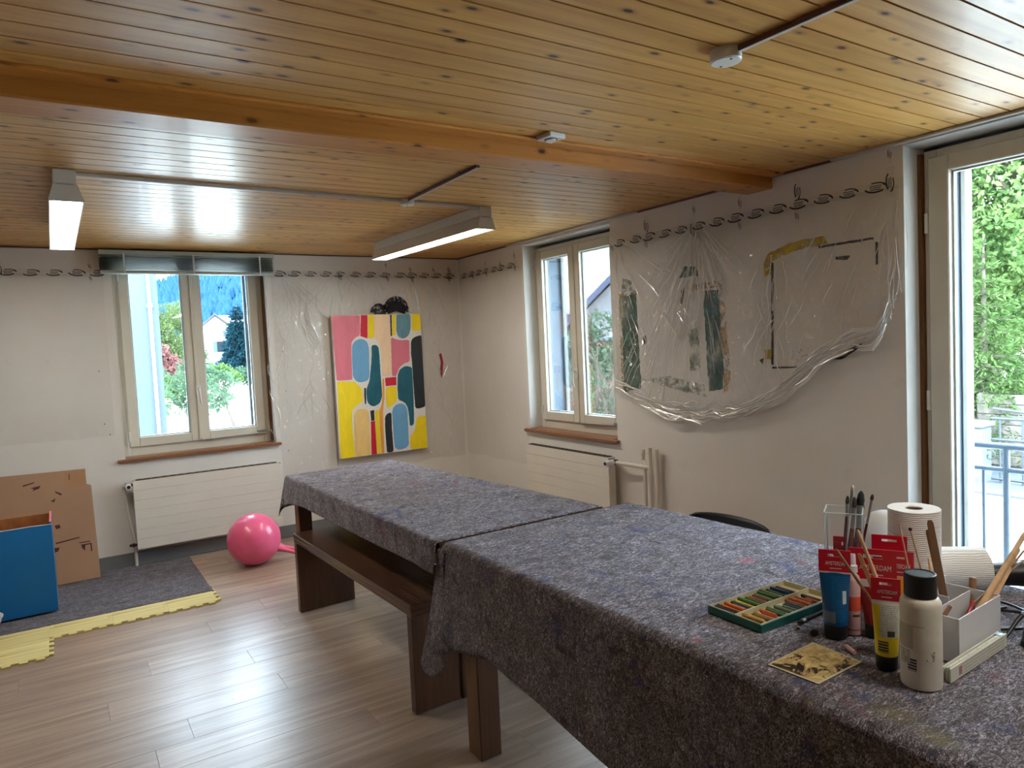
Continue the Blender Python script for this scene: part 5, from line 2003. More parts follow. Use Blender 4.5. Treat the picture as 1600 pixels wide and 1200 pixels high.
W_ = rgb(206, 208, 202)
blue_mat = tube_mat('blue_tube_print', rgb(0, 74, 126), lambda t: [
    (-0.008, 0.03, 0.045, 0.15, stripes(t, 190, rgb(0, 74, 126), rgb(40, 108, 160), 'z', 0.6)),
    (0.016, 0.024, 0.085, 0.115, rgb(190, 206, 210)), (-0.03, 0.0, 0.040, 0.066, rgb(96, 112, 128)), (-0.06, 0.06, 0.168, 0.19, rgb(170, 190, 196))])
paint_tube('large blue paint tube with a red tag standing by the pastel box', 1.532, 1.000, 0.0275, 0.032, 0.128, 0.054, blue_mat, 'paint tubes with red tags', w=0.035)
yel_mat = tube_mat('yellow_tube_print', rgb(226, 200, 24), lambda t: [
    (-0.012, 0.05, 0.072, 0.16, stripes(t, 260, rgb(214, 214, 200), rgb(150, 150, 140), 'z', 0.5)), (-0.05, 0.05, 0.139, 0.16, rgb(218, 216, 204)),
    (-0.016, 0.004, 0.040, 0.064, stripes(t, 170, rgb(206, 190, 60), rgb(40, 40, 36), 'z', 0.35, False)), (0.002, 0.016, 0.074, 0.086, rgb(60, 60, 56))])
paint_tube('yellow paint tube with a white label and red tag, nearest to the white bottle', 1.467, 0.839, 0.0225, 0.031, 0.120, 0.050, yel_mat, 'paint tubes with red tags', w=0.0285)
red_mat = tube_mat('red_tube_print', rgb(150, 26, 30), lambda t: [(-0.03, 0.03, 0.12, 0.145, rgb(196, 190, 190))])
paint_tube('dark red paint tube with a wide red tag behind the wooden sticks', 1.600, 0.945, 0.020, 0.030, 0.110, 0.075, red_mat, 'paint tubes with red tags', w=0.05)
org_mat = tube_mat('orange_tube_print', rgb(226, 150, 16), lambda t: [
    (-0.03, -0.006, 0.07, 0.138, rgb(34, 26, 24)), (-0.026, -0.010, 0.110, 0.130, stripes(t, 320, rgb(214, 206, 196), rgb(34, 26, 24), 'x', 0.6, False)),
    (-0.026, -0.010, 0.080, 0.100, stripes(t, 240, rgb(214, 206, 196), rgb(34, 26, 24), 'x', 0.6, False))])
paint_tube('orange yellow paint tube with black label and red tag before the paper roll', 1.672, 0.925, 0.020, 0.030, 0.108, 0.062, org_mat, 'paint tubes with red tags', w=0.034)
dk_mat = tube_mat('black_tube_print', rgb(28, 26, 30), lambda t: [(-0.04, 0.04, 0.14, 0.16, rgb(60, 56, 60))])
paint_tube('black paint tube with a tall red tag, topmost among the tubes by the glass vase', 1.650, 1.040, 0.016, 0.022, 0.118, 0.075, dk_mat, 'paint tubes with red tags', w=0.033)
crim = tube_mat('crimson_tube_print', rgb(120, 20, 40), lambda t: [(-0.03, 0.03, 0.02, 0.06, rgb(180, 170, 166))])
paint_tube('crimson paint tube whose red tag leans against the paper roll', 1.742, 0.985, 0.020, 0.028, 0.130, 0.055, crim, 'paint tubes with red tags', w=0.040, tagtext=False)

# clear square vase
M['acrylic'] = mat_film('clear_acrylic', 0.05, 0.02, 0.02, 0)
te = NT('acrylic_edge')
tr_ = te.n('BsdfTransparent')
df_ = te.n('BsdfPrincipled')
df_.inputs['Base Color'].default_value = (0.80, 0.92, 0.93, 1)
df_.inputs['Roughness'].default_value = 0.15
mx_ = te.n('MixShader')
mx_.inputs[0].default_value = 0.85
te.l(tr_.outputs[0], mx_.inputs[1])
te.l(df_.outputs[0], mx_.inputs[2])
te.l(mx_.outputs[0], te.out.inputs['Surface'])
M['acrylic_edge'] = te.m
vx, vy = 1.628, 1.034
va = math.atan2(-0.845, 0.535) + math.radians(-3)
vase = thing('clear_vase', 'tall clear square vase holding paintbrushes beside the paper roll', 'vase', (vx, vy, TT), rz=va)
Mv = ROOT[vase.name]
hv, th, Hh = 0.044, 0.003, 0.285
for (x0, x1, y0, y1) in ((-hv, hv, -hv, -hv + th), (-hv, hv, hv - th, hv), (-hv, -hv + th, -hv + th, hv - th), (hv - th, hv, -hv + th, hv - th)):
    mb = MB()
    mb.box(x0, x1, y0, y1, 0.0, Hh, mat=Mv)
    mb.build('vase_wall', M['acrylic'], vase)
mb = MB()
mb.box(-hv + th, hv - th, -hv + th, hv - th, 0.0, 0.006, mat=Mv)
mb.build('vase_base', M['acrylic'], vase)
mb = MB()
for sx in (-1, 1):
    for sy in (-1, 1):
        mb.box(sx * hv - (0.0035 if sx > 0 else 0), sx * hv + (0.0035 if sx < 0 else 0.0004 * 0), sy * hv - 0.0006 * (sy > 0) - 0.0006 * 0, sy * hv + 0.0006, 0.0, Hh + 0.0006, mat=Mv)
for (x0, x1, y0, y1) in ((-hv, hv, -hv, -hv + th), (-hv, hv, hv - th, hv), (-hv, -hv + th, -hv, hv), (hv - th, hv, -hv, hv)):
    mb.box(x0, x1, y0, y1, Hh + 0.0001, Hh + 0.0012, mat=Mv)
mb.build('vase_edges', M['acrylic_edge'], vase)

M['wood_stick'] = mat_laminate('pale_wood', rgb(176, 138, 96), rgb(214, 180, 138), 2, 0.55)
M['wood_dark'] = mat_laminate('used_wood', rgb(118, 84, 58), rgb(160, 122, 88), 2, 0.6)
M['handle_plum'] = mat_plain('plum_lacquer', rgb(84, 44, 46), 0.25, 0.1, 30)
M['handle_brown'] = mat_plain('brown_lacquer', rgb(110, 66, 50), 0.25, 0.1, 30)
M['bristle_black'] = mat_plain('black_bristle', rgb(30, 34, 34), 0.8, 0.3, 200)
M['bristle_brown'] = mat_plain('brown_bristle', rgb(70, 48, 40), 0.8, 0.3, 200)
M['red_lacquer'] = mat_plain('red_lacquer', rgb(160, 44, 34), 0.3, 0.1, 30)


def brush(label, foot, tip, r, hm, bm_, head=0.035, fer=0.05, group='paintbrushes in the clear vase', headr=1.4):
    """handle end down at foot, bristle tip up"""
    foot, tip = Vector(foot), Vector(tip)
    L = (tip - foot).length
    d = (tip - foot) / L
    root = thing('paintbrush', label, 'paintbrush', foot, group)
    mb = MB()
    e = L - head - fer
    mb.tube([foot, foot + d * e * 0.3, foot + d * e * 0.8, foot + d * e], [r * 0.55, r * 0.9, r * 1.25, r], 10)
    mb.build('handle', hm, root, smooth=True)
    mb = MB()
    mb.tube([foot + d * (e - 0.002), foot + d * (e + fer * 0.5), foot + d * (e + fer)], [r * 1.02, r * 1.1, r * headr * 0.95], 10)
    mb.build('ferrule', M['steel'], root, smooth=True)
    mb = MB()
    mb.tube([foot + d * (e + fer - 0.001), foot + d * (e + fer + head * 0.35), foot + d * (e + fer + head * 0.8), tip], [r * headr * 0.9, r * headr * 1.15, r * headr * 0.85, r * headr * 0.25], 12)
    mb.build('bristles', bm_, root, smooth=True)
    return root


brush('fat paintbrush with a round black head, widest in the clear vase', (1.625, 1.020, 0.772), (1.676, 1.016, 1.089), 0.0062, M['handle_plum'], M['bristle_black'], 0.036, 0.055, headr=1.35)
brush('medium paintbrush with a dark brown head next to the widest brush', (1.615, 1.030, 0.772), (1.662, 1.026, 1.074), 0.0052, M['handle_brown'], M['bristle_brown'], 0.026, 0.05, headr=1.2)
brush('slim paintbrush with a silver bent tip, tallest in the clear vase', (1.620, 1.045, 0.772), (1.658, 1.028, 1.104), 0.0032, M['white_plastic'], M['pale_line'], 0.012, 0.06)
brush('thin dark paintbrush at the outer edge of the clear vase', (1.612, 1.040, 0.772), (1.649, 1.036, 1.078), 0.003, M['handle_plum'], M['bristle_black'], 0.02, 0.03)
brush('thin paintbrush leaning out of the clear vase towards the paper roll', (1.640, 1.035, 0.772), (1.700, 1.001, 1.079), 0.0028, M['handle_plum'], M['bristle_brown'], 0.014, 0.06)
brush('short slim paintbrush hidden behind the widest brush in the vase', (1.650, 1.028, 0.772), (1.681, 1.016, 1.057), 0.003, M['handle_plum'], M['bristle_black'], 0.016, 0.055)

# pink paint bottle beside the vase
pm = NT('pink_bottle')
pc = zone_color(pm, rgb(222, 178, 178), [(-0.04, 0.04, 0.060, 0.095, rgb(232, 96, 72)), (-0.04, 0.04, 0.012, 0.016, rgb(190, 110, 100)), (0.0, 0.016, 0.046, 0.052, rgb(96, 62, 62)),
                                         (-0.04, 0.04, 0.10, 0.135, stripes(pm, 240, rgb(222, 186, 186), rgb(184, 136, 140), 'z', 0.6))])
pm.principled(pc, 0.3, 0.5)
bt = thing('paint_bottle', 'small pink paint bottle with a coral square, between blue tube and sticks', 'paint bottle', (1.578, 0.985, TT), rz=math.atan2(-1.578, 0.985))
Mp = ROOT[bt.name]
mb = MB()
mb.lathe([(0.0172, 0.0), (0.0195, 0.003), (0.0195, 0.130), (0.0165, 0.143), (0.010, 0.150), (0.010, 0.158)], 30, Mp)
mb.build('bottle_body', pm.m, bt, smooth=True)
mb = MB()
mb.lathe([(0.0135, 0.152), (0.0135, 0.168), (0.0105, 0.171), (0.0098, 0.194), (0.0085, 0.197)], 24, Mp)
mb.build('cap', M['white_plastic'], bt, smooth=True)

# big white paint bottle, black lid
wm = NT('white_bottle')
wv = wm.noise(wm.coords(), 30, 4)
wbase = wm.ramp(wv, [(0.3, rgb(206, 201, 186)), (0.7, rgb(220, 215, 200))])
smear = wm.ramp(wm.noise(wm.coords((1, 1, 1)), 42, 5, 0.7, 0.5), [(0.52, (0, 0, 0)), (0.57, (1, 1, 1))])
stain_c = wm.mix(smear, wbase, rgb(52, 54, 34))
wc = zone_color(wm, wbase, [(-0.039, -0.014, 0.085, 0.132, rgb(176, 170, 156)), (-0.039, 0.006, 0.1315, 0.1345, rgb(190, 176, 140)),
                            (-0.024, -0.008, 0.040, 0.066, stripes(wm, 170, rgb(196, 190, 178), rgb(56, 54, 50), 'z', 0.35, False)),
                            (-0.036, -0.020, 0.052, 0.082, stripes(wm, 260, rgb(200, 194, 180), rgb(120, 112, 104), 'z', 0.5)), (0.007, 0.024, 0.062, 0.084, stain_c)])
wm.principled(wc, 0.38, 0.5)
wb_ = thing('paint_bottle', 'large white paint bottle with a black screw lid and a dark smear', 'paint bottle', (1.450, 0.757, TT), rz=math.atan2(-1.45, 0.757))
Mw = ROOT[wb_.name]
mb = MB()
mb.lathe([(0.034, 0.0), (0.0375, 0.003), (0.0383, 0.008), (0.0383, 0.168), (0.0375, 0.176), (0.033, 0.184), (0.028, 0.186)], 44, Mw)
mb.build('bottle_body', wm.m, wb_, smooth=True)
mb = MB()
n = 60
rings = []
for (rr_, z) in ((0.0285, 0.1865), (0.0300, 0.188), (0.0300, 0.228), (0.0292, 0.2325), (0.0265, 0.2335), (0.0255, 0.2318)):
    rings.append([Mw @ Vector(((rr_ - (0.0004 if j % 2 and 0.0295 < rr_ else 0)) * math.cos(2 * PI * j / n), (rr_ - (0.0004 if j % 2 and 0.0295 < rr_ else 0)) * math.sin(2 * PI * j / n), z)) for j in range(n)])
mb.loft(rings)
mb.build('screw_lid', M['black_plastic'], wb_, smooth=True)

# white pot with wooden sticks, divided white bin
pot = thing('stick_pot', 'small square white pot full of wooden sticks behind the yellow tube', 'pot', (1.530, 0.853, TT), rz=math.radians(3))
Mq = ROOT[pot.name]
for (x0, x1, y0, y1) in ((-0.03, 0.03, -0.03, -0.0275), (-0.03, 0.03, 0.0275, 0.03), (-0.03, -0.0275, -0.0275, 0.0275), (0.0275, 0.03, -0.0275, 0.0275)):
    mb = MB()
    mb.box(x0, x1, y0, y1, 0, 0.1, 0.0006, mat=Mq)
    mb.build('pot_wall', M['white_plastic'], pot)
mb = MB()
mb.box(-0.0275, 0.0275, -0.0275, 0.0275, 0, 0.003, mat=Mq)
mb.build('pot_base', M['white_plastic'], pot)


def stick(label, foot, tip, r, mat, group, flat=False, headmat=None, taper=0.8):
    foot, tip = Vector(foot), Vector(tip)
    mb = MB()
    d = (tip - foot).normalized()
    if flat:
        side = Vector((foot.y, -foot.x, 0)).normalized()
        side = (side - d * side.dot(d)).normalized()
        nrm = d.cross(side)
        rings = []
        for k, f in enumerate((0, 0.1, 0.5, 0.97, 1.0)):
            wv_ = r * (1.0, 1.0, 1.0, 0.85, 0.5)[k]
            c = foot.lerp(tip, f)
            rings.append([c + side * wv_ * a + nrm * 0.0016 * b_ for a, b_ in ((-1, -1), (1, -1), (1, 1), (-1, 1))])
        mb.loft(rings)
    else:
        mb.tube([foot, foot.lerp(tip, 0.5), foot.lerp(tip, 0.98), tip], [r, r, r * taper, r * taper * 0.6], 10)
    if headmat is None:
        return tag(mb.build('wooden_stick', mat, None, smooth=not flat, loc=foot), label, 'stick', group)
    root = thing('paintbrush', label, 'paintbrush', foot, group)
    mb.build('handle', mat, root, smooth=True)
    mb = MB()
    mb.sphere(tip, r * 1.9, 2)
    mb.build('tip', headmat, root, smooth=True)
    return root


gp = 'wooden sticks in the small pot'
stick('dark brown wooden stick leaning from the small pot over the blue tube', (1.548, 0.836, 0.768), (1.449, 0.941, 1.003), 0.0036, M['wood_dark'], gp)
stick('longest pale wooden stick leaning from the small pot to the red tags', (1.540, 0.835, 0.768), (1.511, 0.927, 1.038), 0.0046, M['wood_stick'], gp)
stick('pale flat wooden stick in the small pot, inner of the short pair', (1.535, 0.845, 0.768), (1.491, 0.913, 0.990), 0.005, M['wood_stick'], gp, True)
stick('pale flat wooden stick in the small pot, shortest of the short pair', (1.525, 0.848, 0.768), (1.481, 0.895, 0.970), 0.005, M['wood_stick'], gp, True)

bin_ = thing('divided_bin', 'white divided plastic bin of brushes and sticks beside the white bottle', 'bin', (1.596, 0.752, TT), rz=math.radians(3.1))
Mn = ROOT[bin_.name]
BL, BW_, BH = 0.218, 0.120, 0.100
for (x0, x1, y0, y1, h, nm) in ((0, BL, 0, 0.0025, BH, 'bin_wall'), (0, BL, BW_ - 0.0025, BW_, BH + 0.018, 'bin_wall'), (0, 0.0025, 0.0025, BW_ - 0.0025, BH, 'bin_wall'), (BL - 0.0025, BL, 0.0025, BW_ - 0.0025, BH, 'bin_wall'),
                                (0.0025, BL - 0.0025, 0.062, 0.064, BH - 0.004, 'divider'), (0.105, 0.107, 0.0642, BW_ - 0.0025, BH + 0.006, 'divider')):
    mb = MB()
    mb.box(x0, x1, y0, y1, 0, h, 0.0006, mat=Mn)
    mb.build(nm, M['white_plastic'], bin_)
mb = MB()
mb.box(0.0025, BL - 0.0025, 0.0025, BW_ - 0.0025, 0, 0.003, mat=Mn)
mb.build('bin_base', M['white_plastic'], bin_)

gb = 'brushes and sticks in the divided bin'
stick('thinnest pale wooden skewer standing up in front of the paper roll', (1.64, 0.85, 0.768), (1.592, 0.876, 1.049), 0.0018, M['wood_stick'], gb)
stick('thin pale stick with a small black head in front of the paper roll', (1.69, 0.84, 0.768), (1.612, 0.862, 1.034), 0.0022, M['wood_stick'], gb, headmat=M['bristle_black'])
stick('broad brown wooden spatula standing tall beside the paper roll', (1.732, 0.835, 0.768), (1.691, 0.859, 1.042), 0.008, M['wood_dark'], gb, True)
stick('narrower brown wooden stick behind the broad spatula', (1.742, 0.842, 0.768), (1.697, 0.868, 1.016), 0.005, M['wood_dark'], gb, True)
stick('thick brown brush handle slanting far out over the bin rim', (1.622, 0.776, 0.775), (1.985, 0.779, 0.974), 0.0072, M['wood_stick'], gb)
stick('second thick brown handle slanting out over the bin rim, below the first', (1.645, 0.785, 0.773), (1.963, 0.785, 0.935), 0.0066, M['wood_stick'], gb)
stick('third brown handle with a flat end slanting out of the bin', (1.66, 0.770, 0.773), (1.90, 0.780, 0.905), 0.0075, M['wood_stick'], gb, True)
stick('thin grey brown rod slanting out of the bin, above the lowest rod', (1.70, 0.800, 0.79), (1.990, 0.785, 0.926), 0.0032, M['wood_dark'], gb)
stick('thin grey brown rod slanting out of the bin, lowest of all', (1.752, 0.795, 0.846), (1.985, 0.782, 0.905), 0.0028, M['wood_dark'], gb)
stick('short red lacquered brush handle lying among the slanted handles in the bin', (1.625, 0.772, 0.80), (1.70, 0.770, 0.872), 0.005, M['red_lacquer'], gb)
stick('short round ended wooden spoon handle upright in the bin', (1.79, 0.82, 0.768), (1.826, 0.828, 0.884), 0.0075, M['wood_dark'], gb, taper=1.1)
stick('broken pale stick poking out behind the broad spatula', (1.70, 0.845, 0.80), (1.775, 0.905, 0.925), 0.0042, M['wood_stick'], gb)
stick('dark brush handle resting in the near compartment of the bin', (1.612, 0.835, 0.77), (1.66, 0.80, 0.862), 0.0055, M['wood_dark'], gb)

# folding rule
fr_ = thing('folding_rule', 'white folding wooden rule lying along the foot of the divided bin', 'folding rule', (1.497, 0.722, TT), rz=math.radians(2.2))
Mf = ROOT[fr_.name]
rm = NT('rule_print')
rc = zone_color(rm, rgb(212, 212, 198), [(0.05, 0.26, 0.004, 0.028, stripes(rm, 150, rgb(212, 212, 198), rgb(160, 160, 148), 'z', 0.62)), (0.036, 0.050, 0.006, 0.024, rgb(170, 118, 112))])
rm.principled(rc, 0.5, 0.4)
for k in range(5):
    mb = MB()
    o_ = (0.0, 0.006, 0.003, 0.007, 0.002)[k]
    mb.box(0.0 + o_ * (k > 0), 0.272 - o_, 0.0004 + k * 0.0037, 0.0037 + k * 0.0037, 0, 0.030 - 0.004 * (k == 3), 0.0005, mat=Mf)
    mb.build('rule_leg', rm.m, fr_)
mb = MB()
for k in range(30):
    mb.box(0.010 + k * 0.0086, 0.0106 + k * 0.0086, 0.002, 0.006 + 0.003 * (k % 5 == 0), 0.0300, 0.0303, mat=Mf)
mb.build('scale_marks', M['ink'], fr_)
mb = MB()
mb.box(0.245, 0.262, 0.002, 0.016, 0.0302, 0.0312, 0.0004, mat=Mf)
mb.build('steel_joint', M['steel'], fr_)

# paper rolls
def mat_paper():
    t = NT('embossed_paper')
    v = t.coords((1, 1, 1))
    wv = t.n('TexWave')
    wv.inputs['Scale'].default_value = 62
    wv.inputs['Distortion'].default_value = 3.2
    wv.inputs['Detail'].default_value = 2
    wv.inputs['Detail Scale'].default_value = 0.6
    wv.bands_direction = 'Z'
    t.l(v, wv.inputs['Vector'])
    t.principled(rgb(232, 229, 224), 0.9, 0.1, normal=t.bump(wv.outputs['Fac'], 0.5, 0.003))
    return t.m


M['paper'] = mat_paper()
M['card_core'] = mat_plain('card_core', rgb(120, 96, 84), 0.9, 0.1, 30)


def paper_roll(label, base, r, rc_, h, mat4=None):
    root = thing('paper_roll', label, 'paper roll', base, 'paper rolls on the near table')
    m4 = mat4 if mat4 is not None else Matrix.Translation(base)
    mb = MB()
    n = 56
    rings = []
    for (rr_, z) in ((rc_, 0.0), (r, 0.0), (r, h * 0.25), (r, h * 0.5), (r, h * 0.75), (r, h), (rc_ + 0.001, h), (rc_, h - 0.002)):
        rings.append([m4 @ Vector(((rr_ + (0.0012 * nz(math.cos(2 * PI * j / n) * 3, math.sin(2 * PI * j / n) * 3, z * 20) if rr_ == r else 0)) * math.cos(2 * PI * j / n),
                                   (rr_ + (0.0012 * nz(math.cos(2 * PI * j / n) * 3, math.sin(2 * PI * j / n) * 3, z * 20) if rr_ == r else 0)) * math.sin(2 * PI * j / n), z)) for j in range(n)])
    rings.append(rings[0])
    mb.loft(rings, cap=False)
    bmesh.ops.remove_doubles(mb.b, verts=mb.b.verts[:], dist=1e-6)
    mb.build('paper', M['paper'], root, smooth=True)
    mb = MB()
    n = 32
    ri = []
    for (rr_, z) in ((rc_ - 0.0004, 0.001), (rc_ - 0.0004, h - 0.003), (rc_ - 0.002, h - 0.003), (rc_ - 0.002, 0.001)):
        ri.append([m4 @ Vector((rr_ * math.cos(2 * PI * j / n), rr_ * math.sin(2 * PI * j / n), z)) for j in range(n)])
    ri.append(ri[0])
    mb.loft(ri, cap=False)
    bmesh.ops.remove_doubles(mb.b, verts=mb.b.verts[:], dist=1e-7)
    mb.build('core', M['card_core'], root, smooth=True)
    return root


paper_roll('tall embossed white kitchen paper roll standing upright behind the tubes', (1.868, 0.989, TT), 0.062, 0.021, 0.258)
rl = Vector((2.02, 0.99, TT + 0.0615))
ax = Vector((0.30, -0.25, 0)).normalized()
m4 = Matrix.Translation(rl - ax * 0.10) @ Vector((0, 0, 1)).rotation_difference(ax).to_matrix().to_4x4()
paper_roll('embossed white paper roll lying on its side behind the divided bin', (2.02, 0.99, TT), 0.060, 0.021, 0.20, m4)
jar = thing('round_jar', 'smooth white round jar half hidden behind the standing paper roll', 'jar', (2.05, 1.17, TT))
mb = MB()
mb.lathe([(0.048, 0.0), (0.060, 0.01), (0.066, 0.06), (0.066, 0.11), (0.058, 0.155), (0.040, 0.178), (0.020, 0.186), (0.002, 0.187)], 40, ROOT[jar.name])
mb.build('jar_body', M['white_plastic'], jar, smooth=True)

# black hot air gun with cable, black clip
gun = thing('hot_air_gun', 'black hot air gun with a loose cable lying behind the slanted handles', 'hot air gun', (2.16, 0.86, TT))
mb = MB()
mb.tube([(2.07, 0.955, 0.806), (2.10, 0.93, 0.806), (2.18, 0.862, 0.808), (2.25, 0.80, 0.808), (2.285, 0.77, 0.806)], [0.018, 0.026, 0.036, 0.040, 0.030], 20)
mb.build('housing', M['black_plastic'], gun, smooth=True)
mb = MB()
mb.tube([(2.035, 0.985, 0.806), (2.075, 0.951, 0.806)], [0.013, 0.017], 16)
mb.build('nozzle', M['steel'], gun, smooth=True)
mb = MB()
mb.tube([(2.21, 0.835, 0.795), (2.16, 0.775, 0.785), (2.11, 0.715, 0.779)], [0.024, 0.02, 0.017], 16)
mb.build('handle', M['black_plastic'], gun, smooth=True)
mb = MB()
cpts = [(2.11, 0.715, 0.779), (2.07, 0.70, 0.770), (2.02, 0.745, 0.767), (1.985, 0.80, 0.767), (1.96, 0.86, 0.767), (1.99, 0.90, 0.768), (2.02, 0.84, 0.770), (1.98, 0.76, 0.768), (1.92, 0.735, 0.767), (1.86, 0.765, 0.767), (1.835, 0.80, 0.767), (1.90, 0.85, 0.767), (1.99, 0.82, 0.773)]
dense = []
for i in range(len(cpts) - 1):
    p0, p1, p2, p3 = [Vector(cpts[min(max(j, 0), len(cpts) - 1)]) for j in (i - 1, i, i + 1, i + 2)]
    for k in range(8):
        f = k / 8
        dense.append(0.5 * ((2 * p1) + (p2 - p0) * f + (2 * p0 - 5 * p1 + 4 * p2 - p3) * f * f + (3 * p1 - p0 - 3 * p2 + p3) * f ** 3))
mb.tube([(p.x, p.y, max(p.z, TT + 0.005)) for p in dense], 0.0036, 8)
mb.build('cable', M['black_plastic'], gun, smooth=True)
clip = thing('spring_clamp', 'small black spring clamp with a long arm near the end of the folding rule', 'clamp', (1.83, 0.718, TT))
mb = MB()
mb.box(1.792, 1.822, 0.700, 0.716, TT, TT + 0.014, 0.003)
mb.tube([(1.80, 0.708, TT + 0.010), (1.835, 0.712, TT + 0.045), (1.90, 0.722, TT + 0.066)], [0.008, 0.011, 0.009], 12)
mb.build('jaw', M['black_plastic'], clip, smooth=True)
mb = MB()
mb.tube([(1.802, 0.750, TT + 0.005), (1.85, 0.744, TT + 0.036), (1.90, 0.735, TT + 0.060)], [0.004, 0.005, 0.006], 10)
mb.build('arm', M['black_plastic'], clip, smooth=True)
mb = MB()
mb.tube([(1.868, 0.704, TT + 0.05), (1.868, 0.742, TT + 0.05)], 0.005, 12)
mb.build('pivot', M['steel'], clip, smooth=True)

# pastel box and its sticks
pb = thing('pastel_box', 'dark green shallow box of oil pastels on the grey felt', 'pastel box', (1.566, 1.203, TT), rz=math.radians(-0.6))
Mo = ROOT[pb.name]
M['green_card'] = mat_plain('dark_green_card', rgb(20, 92, 82), 0.4, 0.06, 12)
M['cream_tray'] = mat_plain('cream_tray', rgb(204, 196, 160), 0.6, 0.06, 30)
hx, hy = 0.156, 0.086
for (x0, x1, y0, y1) in ((-hx, hx, -hy, -hy + 0.003), (-hx, hx, hy - 0.003, hy), (-hx, -hx + 0.003, -hy + 0.003, hy - 0.003), (hx - 0.003, hx, -hy + 0.003, hy - 0.003)):
    mb = MB()
    mb.box(x0, x1, y0, y1, 0, 0.0195, 0.0008, mat=Mo)
    mb.build('box_side', M['green_card'], pb)
mb = MB()
mb.box(-hx + 0.003, hx - 0.003, -hy + 0.003, hy - 0.003, 0, 0.004, mat=Mo)
mb.build('box_base', M['green_card'], pb)
mb = MB()
mb.box(-hx + 0.0032, hx - 0.0032, -hy + 0.0032, hy - 0.0032, 0.0042, 0.0065, mat=Mo)
for (x0, x1, y0, y1) in ((-hx + 0.0032, hx - 0.0032, -hy + 0.0032, -hy + 0.0052), (-hx + 0.0032, hx - 0.0032, hy - 0.0052, hy - 0.0032), (-hx + 0.0032, -hx + 0.0052, -hy + 0.0052, hy - 0.0052),
                         (hx - 0.0052, hx - 0.0032, -hy + 0.0052, hy - 0.0052), (-hx + 0.0052, hx - 0.0052, -0.0012, 0.0012)):
    mb.box(x0, x1, y0, y1, 0.0065, 0.0212, mat=Mo)
mb.build('tray', M['cream_tray'], pb)
PC = dict(brown=rgb(92, 58, 40), orange=rgb(222, 120, 48), grey=rgb(84, 88, 96), yellow=rgb(216, 206, 96), green=rgb(70, 116, 52), olive=rgb(104, 104, 52), teal=rgb(44, 88, 84),
          rust=rgb(172, 92, 60), navy=rgb(44, 56, 74), crimson=rgb(176, 52, 66), ochre=rgb(196, 150, 70), black=rgb(38, 38, 40), sage=rgb(110, 130, 96), violet=rgb(60, 44, 70))
PMAT = {k: mat_plain('pastel_' + k, v, 0.55, 0.25, 90, bump=0.2) for k, v in PC.items()}
back = ['black', 'brown', 'orange', 'orange', 'grey', 'navy', 'yellow', 'green', 'olive', 'green', 'rust', 'brown', 'sage', 'green', 'olive', 'sage', 'teal', 'navy', 'teal', 'violet']
front = ['brown', 'ochre', 'ochre', 'olive', 'ochre', 'crimson', 'orange', 'green', 'sage', 'sage', 'black', 'sage', 'navy', 'teal', 'rust', 'orange', 'brown', 'rust', 'rust', 'brown']
ORD = ['first', 'second', 'third', 'fourth', 'fifth', 'sixth', 'seventh', 'eighth', 'ninth', 'tenth', 'eleventh', 'twelfth', 'thirteenth', 'fourteenth', 'fifteenth', 'sixteenth', 'seventeenth', 'eighteenth', 'nineteenth', 'twentieth']
pastel_mesh = {}
for row, (names, yc, rn) in enumerate(((back, 0.0425, 'back'), (front, -0.0425, 'front'))):
    for k, cn in enumerate(names):
        ln = random.choice((0.050, 0.058, 0.066, 0.072))
        r = 0.0052
        key = (cn, ln)
        if key not in pastel_mesh:
            mb = MB()
            mb.tube([(0, -ln / 2, 0), (0, -ln / 2 + 0.001, 0), (0, ln / 2 - 0.003, 0), (0, ln / 2, 0)], [r * 0.9, r, r, r * 0.55], 10)
            bmesh.ops.recalc_face_normals(mb.b, faces=mb.b.faces[:])
            me = bpy.data.meshes.new('oil_pastel')
            mb.b.to_mesh(me)
            mb.b.free()
            me.materials.append(PMAT[cn])
            pastel_mesh[key] = me
        o = bpy.data.objects.new('oil_pastel', pastel_mesh[key])
        COL.objects.link(o)
        x = -0.142 + k * 0.0132 + random.uniform(-0.0006, 0.0006)
        yy = yc + random.uniform(-1, 1) * (0.0765 - ln) / 2
        o.matrix_world = Mo @ Matrix.Translation((x, yy, 0.0065 + r + 0.0002 + (0.0045 if random.random() < 0.2 else 0))) @ Matrix.Rotation(random.uniform(-0.03, 0.03), 4, 'Z')
        tag(o, '%s oil pastel, %s from the near end of the %s row in the green box' % (cn, ORD[k], rn), 'pastel', 'oil pastels in the green box')

